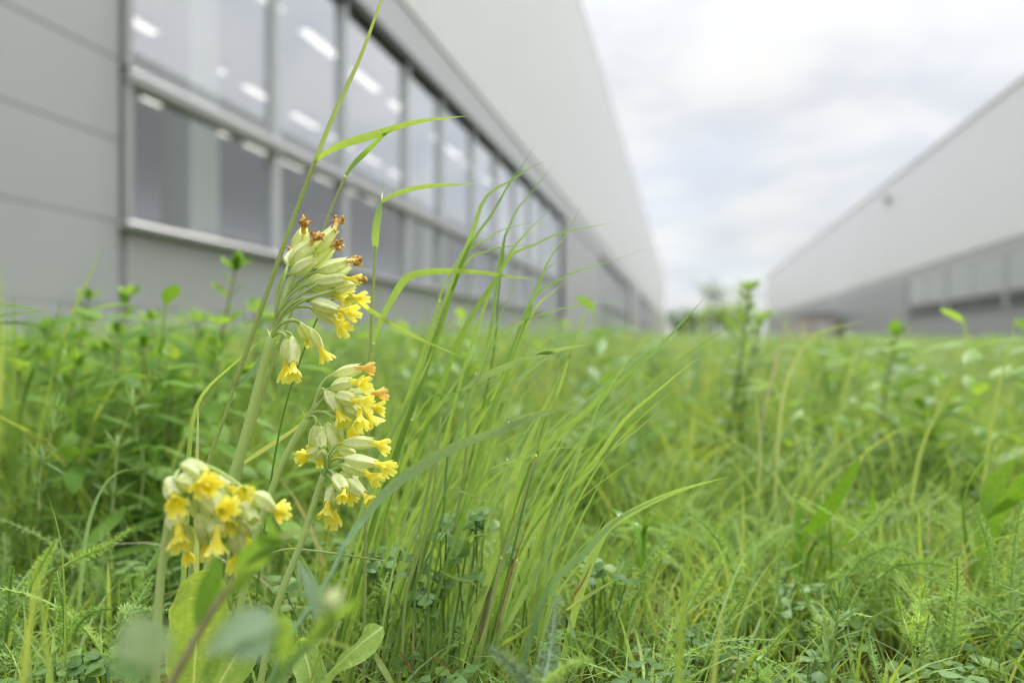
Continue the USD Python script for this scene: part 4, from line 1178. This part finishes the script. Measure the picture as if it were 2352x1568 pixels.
# ---- leaves of the herbs very near the lens
def leaf_on(t, pts, d, wpx, mat, seed=0, name='leaf', roll=0.2, shape='ovate', fold=0.22):
    sp = path3(pts, d, 14)
    dm = float(np.mean(d))
    tt = np.linspace(0, 1, 14)
    w = wpx / 1568 * dm / 2 * (np.sin(np.pi * np.clip(tt, 0.03, 0.985)) ** 0.7 if shape == 'ovate' else np.sin(np.pi * np.clip(tt ** 1.6, 0.02, 0.985)) ** 0.75)
    tg = tangents(sp)
    sx = unit(np.cross(tg, [0, 1.0, 0]))
    sy = np.cross(tg, sx)
    t.part(name, ribbon(sp, w, sx * math.cos(roll) + sy * math.sin(roll), fold), M[mat])


t = Thing('foreground_weed', 'blurred weed with a brown stem and green leaves before the large cowslip leaf', 'weed', P(360, 1700, 0.205))
culm(t, ZF([(60, 1800), (230, 1540), (480, 1090), (700, 740), (900, 500)]), 0.205, 21, 'weedstem', tipw=0.8)
culm(t, ZF([(900, 500), (1050, 320), (1200, 190)]), 0.205, 15, 'weed')
leaf_on(t, ZF([(500, 1080), (560, 760), (630, 520), (690, 290)]), 0.205, 52, 'weed', roll=0.5)
leaf_on(t, ZF([(880, 520), (1030, 300), (1180, 160), (1330, 130)]), 0.208, 66, 'weed', roll=0.4)
leaf_on(t, ZF([(1130, 220), (1300, 110), (1480, 40), (1700, 40)]), 0.21, 34, 'glaucous', roll=0.9)
leaf_on(t, ZF([(760, 700), (900, 560), (1010, 420), (1160, 380)]), 0.2, 40, 'weed', roll=0.8)
leaf_on(t, ZF([(1180, -120), (1230, 0), (1260, 90), (1210, 200)]), 0.21, 30, 'weed', roll=0.6)
t = Thing('foreground_weed', 'blurred weed with broad grey green leaves along the lower edge, below the cowslips', 'weed', P(600, 1750, 0.15))
culm(t, ZF([(1180, 1900), (1230, 1568), (1260, 1280), (1250, 1060)]), 0.15, 9, 'weed')
leaf_on(t, ZF([(1270, 1010), (1100, 960), (880, 1030), (560, 1290)]), 0.145, 78, 'glaucous', roll=0.7)
leaf_on(t, ZF([(1240, 1080), (1180, 1150), (1000, 1230), (800, 1270)]), 0.143, 50, 'glaucous', roll=0.6)
leaf_on(t, ZF([(1250, 1080), (1320, 960), (1370, 1120), (1270, 1380)]), 0.15, 56, 'weed', roll=0.2)
t = Thing('foreground_weed', 'blurred grey green leaf blob at the lower left before the near cowslip stem', 'weed', P(325, 1750, 0.135))
culm(t, ZL([(1100, 1900), (1080, 1568), (1060, 1450)]), 0.135, 12, 'weed')
leaf_on(t, ZL([(1060, 1460), (1050, 1350), (1010, 1220), (960, 1080)]), 0.135, 110, 'glaucous', roll=0.3)
leaf_on(t, ZL([(1060, 1480), (980, 1400), (880, 1340), (800, 1330)]), 0.15, 46, 'herb', roll=0.6)
leaf_on(t, ZL([(1050, 1530), (950, 1500), (850, 1470), (770, 1480)]), 0.132, 44, 'herb', roll=0.6)
leaf_on(t, ZL([(1090, 1500), (1120, 1380), (1130, 1260), (1110, 1120)]), 0.132, 55, 'glaucous', roll=0.5)
t = Thing('foreground_weed', 'blurred stalk with a round pale bud near the lens, left of the tuft', 'weed', P(600, 1750, 0.17))
culm(t, ZF([(1000, 1800), (1250, 1560), (1600, 1150), (1800, 900), (1850, 790)]), 0.175, 15, 'weed')
b_ = trimesh.creation.icosphere(3, 0.0020)
bv = b_.vertices * (1 + 0.12 * np.cos(6 * np.arctan2(b_.vertices[:, 1], b_.vertices[:, 0])))[:, None] * [1, 1, 1.15] + P(*ZF([(1845, 735)])[0], 0.15)
t.part('bud', (bv, b_.faces), M['bud'])
leaf_on(t, ZF([(1700, 1000), (1850, 880), (1960, 820), (2100, 720)]), 0.176, 34, 'weed', roll=0.6)
leaf_on(t, ZF([(1560, 1190), (1700, 1060), (1760, 960), (1900, 880)]), 0.174, 40, 'weed', roll=0.4)
leaf_on(t, ZF([(1700, 980), (1660, 760), (1600, 560), (1480, 380)]), 0.18, 34, 'glaucous', roll=0.8)
t = Thing('foreground_weed', 'blurred feathery bluish leaf low before the foot of the tuft', 'weed', P(*ZC([(1060, 1640)])[0], 0.255))


def frond_world(pts, d, seed, pairs=34, wide=0.13, n=9):
    r = np.random.default_rng(seed)
    sp = path3(pts, d, 14)
    L = np.linalg.norm(np.diff(sp, axis=0), axis=1).sum()
    tg = tangents(sp)
    view = np.array([0, 1.0, 0])
    sx = unit(np.cross(tg, view + r.normal(0, 0.35, 3)))
    ms = [tube(sp, np.linspace(0.0009, 0.0003, 14), 5)]
    for s in np.linspace(0.12, 0.99, pairs):
        i = s * 13
        k = min(int(i), 12)
        c = sp[k] + (sp[k + 1] - sp[k]) * (i - k)
        g_ = unit(tg[k])
        ln = wide * L * (0.40 + 0.60 * math.sin(math.pi * min(1, s * 0.85 + 0.15)) ** 0.7) * (1.08 - s * 0.55)
        for sg in (-1, 1):
            out = unit(sx[k] * sg + g_ * 0.7 + r.normal(0, 0.18, 3) + view * r.normal(-0.25, 0.35))
            ms.append((np.array([c - g_ * 0.0003, c + g_ * 0.0003, c + out * ln]), np.array([[0, 1, 2]])))
            for j in range(n):
                q0 = c + out * ln * (0.10 + 0.80 * j / (n - 1))
                dd = unit(out * 0.75 + g_ * 0.35 + r.normal(0, 0.5, 3))
                l2 = ln * (0.22 + 0.2 * r.random())
                sd = unit(np.cross(dd, r.normal(size=3))) * (0.00022 + 0.07 * l2)
                ms.append((np.array([q0 - sd, q0 + sd, q0 + dd * l2]), np.array([[0, 1, 2]])))
    return join(ms)


t.part('frond', frond_world(ZC([(1120, 1640), (1040, 1540), (940, 1440), (810, 1340)]), [0.25, 0.25, 0.25, 0.25], 1, 30, 0.2), M['glaucous'])
t.part('frond', frond_world(ZC([(1130, 1640), (1170, 1480), (1200, 1300), (1230, 1010)]), [0.25, 0.26, 0.27, 0.28], 2, 30, 0.14), M['glaucous'])
t.part('frond', frond_world(ZC([(1100, 1640), (1200, 1530), (1300, 1460), (1450, 1420)]), [0.25, 0.25, 0.25, 0.25], 3, 26, 0.16), M['yarrow'])

# ---- yarrow in focus
Y_ = [
    ('upright feathery yarrow leaf, tallest left of the right edge', ZE([(1930, 1250), (1950, 900), (1900, 680), (1840, 475)]), 0.40),
    ('feathery yarrow leaf standing at the right edge of the view', ZE([(2040, 1250), (2060, 900), (2080, 680), (2115, 455)]), 0.40),
    ('narrow upright feathery yarrow leaf between two shorter ones', ZE([(1690, 1350), (1710, 1150), (1725, 980), (1722, 795)]), 0.37),
    ('pale feathery yarrow leaf with a nodding tip above bare moss', ZE([(1470, 1330), (1485, 1200), (1500, 1080), (1530, 965)]), 0.37),
    ('small feathery yarrow leaf left of the pale nodding one', ZE([(1450, 1380), (1420, 1250), (1380, 1130), (1350, 1030)]), 0.365),
    ('open ladder like yarrow leaf right of the bedstraw', ZE([(1260, 1640), (1230, 1500), (1200, 1360), (1178, 1230)]), 0.345),
    ('yarrow leaf leaning right above the bedstraw tip', ZE([(900, 1010), (960, 930), (1030, 870), (1100, 790)]), 0.42),
    ('long yarrow leaf leaning far to the right beside the broad weed leaves', ZE([(1060, 710), (1180, 600), (1310, 470), (1455, 335)]), 0.45),
    ('arching yarrow leaf with a drooping tip in the middle distance', ZE([(1030, 930), (1130, 820), (1280, 745), (1450, 775)]), 0.43),
    ('bluish arching yarrow leaf below the drooping one', ZE([(1230, 930), (1330, 860), (1480, 830), (1690, 855)]), 0.42),
    ('yarrow leaf leaning right beyond the two blurred blades', ZE([(70, 1120), (150, 980), (230, 860), (318, 735)]), 0.40),
    ('short yarrow leaf with a pointed tip right of the two blurred blades', ZE([(260, 1330), (300, 1220), (350, 1130), (408, 1040)]), 0.375),
    ('grey green yarrow leaf lying to the right near the lower edge', ZE([(500, 1430), (560, 1370), (620, 1300), (695, 1215)]), 0.355),
    ('low yarrow leaf at the lower edge left of the bedstraw', ZE([(440, 1600), (500, 1540), (560, 1480), (645, 1435)]), 0.34),
    ('upright dark yarrow leaf right of the open ladder like one', ZE([(1470, 1560), (1500, 1420), (1530, 1280), (1552, 1140)]), 0.35),
    ('short yarrow leaf at the lower edge under the dark upright one', ZE([(1290, 1640), (1330, 1560), (1360, 1490), (1380, 1410)]), 0.335),
    ('hanging yarrow leaf seen side on behind the arching ones', ZE([(615, 1110), (625, 950), (640, 800), (690, 660)]), 0.42),
    ('yarrow leaf leaning left at the foot of the right edge', ZE([(1990, 1330), (2050, 1250), (2100, 1200), (2180, 1130)]), 0.365),
    ('tall yarrow leaf just right of the dry tipped blade', ZC([(1560, 1060), (1610, 900), (1650, 790), (1725, 665)]), 0.41),
    ('long yarrow leaf rising to the right of the tuft', ZC([(1590, 1120), (1700, 960), (1820, 830), (1965, 675)]), 0.40),
    ('bright yarrow leaf with a broad plume right of the tuft foot', ZC([(1500, 1420), (1600, 1260), (1680, 1110), (1770, 945)]), 0.375),
    ('upright yarrow leaf between the lower cowslip and the tuft', ZC([(110, 1300), (130, 1140), (160, 1000), (205, 860)]), 0.38),
    ('long yarrow leaf lying rightwards behind the near cowslip', ZL([(430, 750), (600, 660), (760, 590), (930, 470)]), 0.40),
    ('yarrow leaf bending right in the lower left corner', ZL([(510, 1280), (560, 1150), (650, 1070), (795, 1035)]), 0.345),
    ('bright upright yarrow leaf in the lower left corner', ZL([(470, 1330), (460, 1140), (440, 960), (405, 770)]), 0.355),
    ('yarrow leaf leaning right near the left edge', ZL([(180, 960), (250, 820), (310, 700), (395, 555)]), 0.40),
    ('dense low yarrow leaf behind the grey green leaf blob', ZL([(790, 1190), (880, 1110), (980, 1060), (1230, 1045)]), 0.34),
    ('yarrow leaf standing left of the short grass blades at the far left', ZL([(40, 1280), (60, 1100), (70, 920), (90, 740)]), 0.37),
]
for k, (lab, pts, d) in enumerate(Y_):
    t = Thing('yarrow_leaf', lab, 'yarrow', P(*pts[0], d))
    gyy = ground_y(d)
    if gyy - pts[0][1] > 12:
        x0, y0 = pts[0]
        culm(t, [(x0 - (pts[1][0] - x0) * 0.4, gyy + 4), (x0, y0)], d, 4, 'yarrow')
    t.part('frond', frond_world(pts, d + np.random.default_rng(k).normal(0, 0.006, 4), 40 + k, 40, 0.112), M['yarrow'])

# smaller yarrow plants scattered through the low growth: copies
for k in range(3):
    c = Thing(f'yarrow_kind_{k}', None, None, cls=True)
    for j in range(3):
        a = j * 2.2 + k
        m = frond(0.07 + 0.014 * j, 170 + 7 * k + j, 28, 0.14, 0.35 + 0.35 * j)
        c.part('frond', (m[0] @ trimesh.transformations.rotation_matrix(a, [0, 0, 1])[:3, :3].T, m[1]), M['yarrow'])
r = np.random.default_rng(55)
for k in range(42):
    right = k < 27
    x = (1330 + 1060 * r.random()) if right else (-10 + 420 * r.random())
    d = 0.34 + 0.36 * r.random()
    copy_of(f'/World/Kinds/yarrow_kind_{k % 3}', 'yarrow_plant', 'small feathery yarrow plant in the low growth right of the tuft' if right else 'small feathery yarrow plant in the low growth left of the cowslips', 'yarrow', at_ground(x, d), r.random() * 360, 0.7 + 0.4 * r.random(), 'small yarrow plants right of the tuft' if right else 'small yarrow plants left of the cowslips', (r.normal(0, 10), r.normal(0, 10)))


# ---- bedstraw with whorled leaves
def bedstraw(label, pts, d, whorls, ll, seed, mat='herb'):
    r = np.random.default_rng(seed)
    t = Thing('bedstraw', label, 'bedstraw', P(*pts[0], d))
    sp = path3(pts, d, 30)
    t.part('stem', tube(sp, np.linspace(0.0009, 0.0006, 30), 6), M['lime'])
    tg = tangents(sp)
    for i, w in enumerate(whorls):
        k = min(29, int(w * 29))
        c, a = sp[k], tg[k]
        e1 = unit(np.cross(a, [0.3, 1, 0.1]))
        e2 = np.cross(a, e1)
        last = i >= len(whorls) - 2
        for j in range(8):
            b = j * 0.785 + r.random() * 0.4
            o = e1 * math.cos(b) + e2 * math.sin(b)
            dd = unit(o + a * ((2.2 if last else 0.75) + 0.3 * r.normal()))
            l_ = ll * (0.8 + 0.35 * r.random()) * (0.85 if last else 1)
            t.part('leaf', leaf_mesh(c, dd, a, l_, l_ * 0.115, 5, 0.25, 0.12, 'ovate'), M[mat])


bedstraw('bedstraw with whorls of narrow leaves standing before bare moss at the lower edge', ZE([(925, 1640), (935, 1530), (955, 1400), (975, 1290), (990, 1180), (1000, 1060)]), 0.352, [0.18, 0.37, 0.6, 0.78, 0.93, 1.0], 0.016, 1)
bedstraw('blurred bedstraw with pale whorls left of the cowslips', ZW([(660, 1640), (680, 1400), (690, 1290), (740, 1120), (830, 950), (930, 820)]), 0.50, [0.1, 0.42, 0.72, 0.92, 1.0], 0.02, 2)
bedstraw('blurred bedstraw near the left edge', ZW([(230, 1640), (240, 1400), (300, 1200), (330, 1050)]), 0.48, [0.2, 0.45, 0.75, 1.0], 0.02, 3)
bedstraw('blurred bedstraw just left of the tall cowslip stem', ZW([(820, 1640), (840, 1330), (800, 1150), (850, 1000)]), 0.55, [0.3, 0.55, 0.8, 1.0], 0.022, 4)


# ---- broad leaved weeds on the right
def broad(label, base, d, leaves):
    t = Thing('broad_leaf_weed', label, 'weed', at_ground(base, d))
    for i, (pts, w, ro) in enumerate(leaves):
        p = [(base + 4 * i, ground_y(d))] + pts
        leaf_on(t, p, d + 0.012 * np.array([0, -1, 0.5, 1, 1.4])[:len(p)] * (1 if i % 2 else -1), w, 'plantain', roll=ro, shape='late')


broad('broad long leaved weed at the right edge, its leaves arching left', ZE([(1900, 0)])[0][0], 0.47, [
    (ZE([(1760, 650), (1770, 400), (1840, 250), (2005, 115)]), 40, 0.9), (ZE([(1860, 620), (1880, 450), (1950, 330), (2090, 190)]), 80, 0.35),
    (ZE([(1930, 600), (2040, 430), (2134, 320), (2240, 230)]), 75, 0.3), (ZE([(1960, 720), (2060, 620), (2160, 560)]), 36, 0.8), (ZE([(1780, 720), (1760, 560), (1740, 430)]), 40, 0.8)])
broad('broad leaved weed with one long leaf leaning right, beyond the bedstraw', ZE([(745, 0)])[0][0], 0.50, [
    (ZE([(745, 740), (850, 590), (980, 420), (1120, 195)]), 46, 0.35), (ZE([(745, 750), (735, 620), (760, 470)]), 34, 0.4), (ZE([(1000, 720), (1120, 600), (1190, 490), (1205, 370)]), 34, 0.5),
    (ZE([(830, 740), (900, 640), (870, 470), (880, 390)]), 26, 0.5), (ZE([(900, 760), (960, 640), (1010, 590)]), 34, 0.7)])
broad('small bright broad leaved weed right of the long drooping tuft blade', 1480, 0.43, [(ZB([(1100, 1560), (1180, 1500), (1260, 1470)]), 36, 0.9), (ZB([(1060, 1530), (990, 1470), (915, 1410)]), 30, 1.0), (ZB([(1110, 1520), (1150, 1440), (1210, 1450)]), 30, 0.9)])


# ---- clovers and toothed leaves at the foot of the tuft
def clover_plant(label, x, y, d, n, size, seed, group=None):
    r = np.random.default_rng(seed)
    base = at_ground(x, d)
    t = Thing('clover', label, 'clover', base, group)
    top0 = P(x, y, d)
    for k in range(n):
        top = top0 + np.array([r.normal(0, 0.010), r.normal(0, 0.008), -abs(r.normal(0, 0.010))])
        t.part('stalk', tube(spline([base, (base + top) / 2 + r.normal(0, 0.003, 3), top], 7), 0.00045, 5), M['herb'])
        a = r.random() * 6.28
        for j in range(3):
            b = a + j * 2.094
            t.part('leaf', leaf_mesh(top, (math.cos(b), math.sin(b) - 0.1, 0.15 + 0.35 * r.normal()), (0, -0.35, 1), size * (0.85 + 0.3 * r.random()), size * 0.82, 7, 0.18, 0.2, 'obovate'), M['herb'])


for k, (lab, (x, y), d, n, s) in enumerate([
    ('clover with round leaves in the middle of the tuft', ZC([(560, 500)])[0], 0.40, 3, 0.011), ('clover with folded leaves behind the tuft stems', ZC([(700, 500)])[0], 0.395, 3, 0.011),
    ('clover with round grey green leaves low in the tuft', ZC([(480, 800)])[0], 0.385, 4, 0.010), ('clover right of the tuft stems, half way up', ZC([(730, 770)])[0], 0.38, 3, 0.009),
    ('low clover between the tuft stems near the ground', ZC([(580, 1000)])[0], 0.375, 4, 0.010), ('clover between the lower cowslip and the tuft', ZC([(150, 720)])[0], 0.40, 4, 0.010),
    ('clover with a rosette like top right of the tuft', ZC([(1500, 860)])[0], 0.385, 4, 0.009), ('clover with pale undersides beyond the tuft foot', ZC([(980, 700)])[0], 0.40, 3, 0.009),
    ('clover behind the lower cowslip stem', ZF([(1450, 480)])[0], 0.39, 4, 0.009), ('clover with round leaves left of the lower cowslip stem', ZF([(1000, 900)])[0], 0.375, 4, 0.011),
    ('clover beside the yellowing blade at the lower edge', ZF([(2300, 280)])[0], 0.385, 4, 0.010), ('clover in front of the tuft stems at the lower edge', ZC([(440, 1480)])[0], 0.345, 3, 0.009),
    ('clover with crinkled leaves at the lower edge of the lower left corner', ZL([(690, 1380)])[0], 0.335, 4, 0.012), ('pale clover in the low growth of the lower left corner', ZL([(780, 1290)])[0], 0.34, 3, 0.008)]):
    clover_plant(lab, x, y, d, n, s, 600 + k)

# ---- leafy weeds standing before the left hall
def leafy_weed(label, base, top, d, n, ll, seed, group=None):
    r = np.random.default_rng(seed)
    g0 = at_ground(base, d)
    tp = P(*top, d)
    t = Thing('leafy_weed', label, 'weed', g0, 'low leafy weeds in the row before the left hall' if 'bushy low row' in label else None)
    sp = spline([g0, g0 * 0.5 + tp * 0.5 + np.array([r.normal(0, 0.006), 0, 0]), tp], 20)
    t.part('stem', tube(sp, np.linspace(0.0026, 0.0012, 20), 7), M['weedstem'])
    n = n * 2
    ll = ll * 1.15
    for k in range(n):
        f_ = 0.2 + 0.8 * (k + 1) / n
        c = sp[min(19, int(f_ * 19))]
        a = k * 2.4 + r.random() * 0.5
        up = 0.65 + 1.1 * max(0, f_ - 0.8) / 0.2 + 0.25 * r.normal()
        l_ = ll * (0.75 + 0.5 * r.random()) * (1.0 if f_ < 0.85 else 0.75)
        t.part('leaf', leaf_mesh(c, (math.cos(a), math.sin(a), up), (0, 0, 1), l_, l_ * 0.34, 6, 0.25, 0.28, 'ovate'), M['weed'])
    for k in range(6):
        a = k * 1.05
        t.part('leaf', leaf_mesh(tp, (math.cos(a), math.sin(a), 1.0 + 0.5 * (k % 2)), (0, 0, 1), ll * 0.62, ll * 0.24, 6, 0.3, 0.2, 'ovate'), M['weed'])


LW = [
    ('tallest brown stemmed leafy weed, left of the tall grass stalk before the wall', 420, (540, 622), 0.74, 12, 0.036),
    ('leafy weed with a bright top under the wall joint by the windows', 200, (297, 680), 0.86, 15, 0.032),
    ('leafy weed with a forked bright top further left of the wall joint', 150, (203, 688), 0.90, 16, 0.034),
    ('leafy weed with a bright cup of leaves, right of the wall joint', 330, (347, 738), 0.80, 12, 0.032),
    ('low leafy weed in the row, between the forked one and the cup topped one', 260, (268, 765), 0.78, 12, 0.030),
    ('leafy weed with dark drooping leaves behind the tall grass stalk', 560, (588, 715), 0.95, 14, 0.036),
    ('leafy weed half hidden right behind the tall cowslip stem', 640, (622, 742), 1.0, 14, 0.036),
    ('leafy weed with pale leaves left of the tallest weed', 440, (455, 742), 0.92, 14, 0.034),
    ('leafy weed at the far left of the row before the plinth', 90, (108, 752), 0.95, 15, 0.034),
    ('dark leafy weed low at the left edge', 20, (48, 800), 0.80, 14, 0.034),
    ('thick leafy weed below the tallest weed', 500, (505, 790), 0.80, 16, 0.036),
    ('leafy weed with grey green leaves in the left middle', 380, (400, 830), 0.72, 14, 0.034),
    ('dark leafy weed below the wall joint', 170, (172, 830), 0.74, 14, 0.034),
]
for k, (lab, b, tp, d, n, ll) in enumerate(LW):
    leafy_weed(lab, b, tp, d, n, ll, 700 + k)
r = np.random.default_rng(77)
for k in range(8):
    d = 0.72 + 0.55 * r.random()
    bx = -30 + 700 * r.random()
    leafy_weed('leafy weed in the bushy low row before the grey wall', bx, (bx + r.normal(8, 18), 795 + 110 * r.random()), d, 8, 0.032, 780 + k)
leafy_weed('lone dark stemmed leafy weed above the meadow between the halls', 1655, (1722, 668), 0.92, 20, 0.034, 760)
leafy_weed('shorter leafy weed right beside the lone one in the gap', 1700, (1752, 735), 0.95, 11, 0.030, 761)
leafy_weed('leafy weed before the right hall, just left of its windows', 2010, (2060, 770), 0.9, 12, 0.03, 762)

# blurred grass before the left hall and on the right
bg = [
    ('blurred tall grass blade rising at the left edge before the wall', [(20, ground_y(0.6)), (60, 900), (110, 780), (140, 690)], 0.6, 13), ('blurred grass blade leaning right before the wall joint', [(110, ground_y(0.58)), (130, 850), (175, 700), (240, 560)], 0.58, 13),
    ('blurred pair of blades at the far left edge', [(-20, ground_y(0.62)), (0, 900), (5, 740), (2, 600)], 0.62, 15), ('blurred long blade curving right in the left middle', [(90, ground_y(0.56)), (140, 1000), (200, 900), (265, 800)], 0.56, 16),
    ('blurred straight blade in the left middle', [(60, ground_y(0.55)), (75, 1100), (100, 950), (125, 830)], 0.55, 14), ('blurred grey green blade arching right beside the near cowslip', [(185, 1350), (200, 1220), (230, 1130), (270, 1085), (330, 1075)], 0.44, 13),
    ('thin dark blade leaning left over the lower left corner', [(150, ground_y(0.33)), (145, 1300), (130, 1200), (108, 1130)], 0.33, 6), ('broad blurred blade at the lower left near the lens', [(40, 1700), (60, 1500), (75, 1390), (88, 1300)], 0.23, 24),
    ('second broad blurred blade near the lens at the lower left', [(125, 1700), (112, 1530), (95, 1380), (82, 1290)], 0.23, 18), ('broad blurred blade close to the lens right of the tuft', [(1545, 1720), (1560, 1500), (1580, 1280), (1608, 1120)], 0.23, 34),
    ('pale blurred blade close to the lens beside the broad one', [(1625, 1720), (1640, 1540), (1660, 1400), (1690, 1290)], 0.24, 22), ('blurred dry pale stalk leaning right in the right middle', [(1755, 940), (1775, 860), (1795, 780), (1812, 715)], 0.68, 12),
    ('blurred pale blade bent level before the right hall', [(1800, 900), (1825, 830), (1870, 770), (1930, 750), (1990, 735)], 0.62, 16), ('blurred upright yellow green blade right of the lone weed', [(1745, 1080), (1742, 980), (1735, 900), (1728, 830)], 0.6, 10),
    ('blurred yellow blade leaning right on the far right', [(2080, ground_y(0.62)), (2110, 1050), (2150, 950), (2200, 850)], 0.62, 17), ('blurred light blade standing before the right hall windows', [(2240, ground_y(0.6)), (2280, 950), (2310, 830), (2335, 730)], 0.6, 18),
]
for k, (lab, pts, d, w) in enumerate(bg):
    dry = 'dry pale' in lab
    t = Thing('dry_stalk' if dry else 'grass_stalk', lab, 'dry stalk' if dry else 'grass stalk', P(*pts[0], d))
    blade_part(t, pts, d, w * 0.8, 'drystem' if dry else ('blue_blade' if 'grey green' in lab else ('lime' if 'yellow' in lab or 'pale' in lab else 'grass')), 400 + k, roll=0.35, lean=0.08, root=ground_y(d) - pts[0][1] > 20 and not dry)
    if 'pair' in lab:
        blade_part(t, [(x + 28, y + 60) for x, y in pts], d + 0.02, w * 0.8, 'grass', 470 + k, roll=0.5)
    if dry:
        culm(t, [(1740, ground_y(0.68)), (1748, 1000), pts[0]], d, 8, 'drystem')

# ---- water drops
for k, ((x, y), d, lab) in enumerate([(ZC([(385, 1212)])[0], 0.352, 'largest water drop, hanging on a tuft stem low down'), (ZC([(893, 800)])[0], 0.357, 'water drop at the joint of the leaning tuft stem'), (ZC([(1005, 822)])[0], 0.355, 'water drop below the wide blade joint'),
        (ZD([(1370, 743)])[0], 0.362, 'left of two drops on the grey green blade'), (ZD([(1605, 678)])[0], 0.362, 'right of two drops on the grey green blade'), (ZD([(1355, 1130)])[0], 0.372, 'water drop hanging from a curled blade'),
        (ZC([(380, 668)])[0], 0.357, 'water drop on the left tuft joint'), (ZC([(760, 1448)])[0], 0.345, 'water drop at the foot of the thick tuft stem'), (ZA([(1337, 1228)])[0], 0.392, 'water drop high on the tuft against the wall')]):
    s = trimesh.creation.icosphere(2, 0.0011)
    t = Thing('water_drop', lab, 'water drop', P(x, y, d - 0.002))
    t.part('drop', s, M['drop'], local=True)
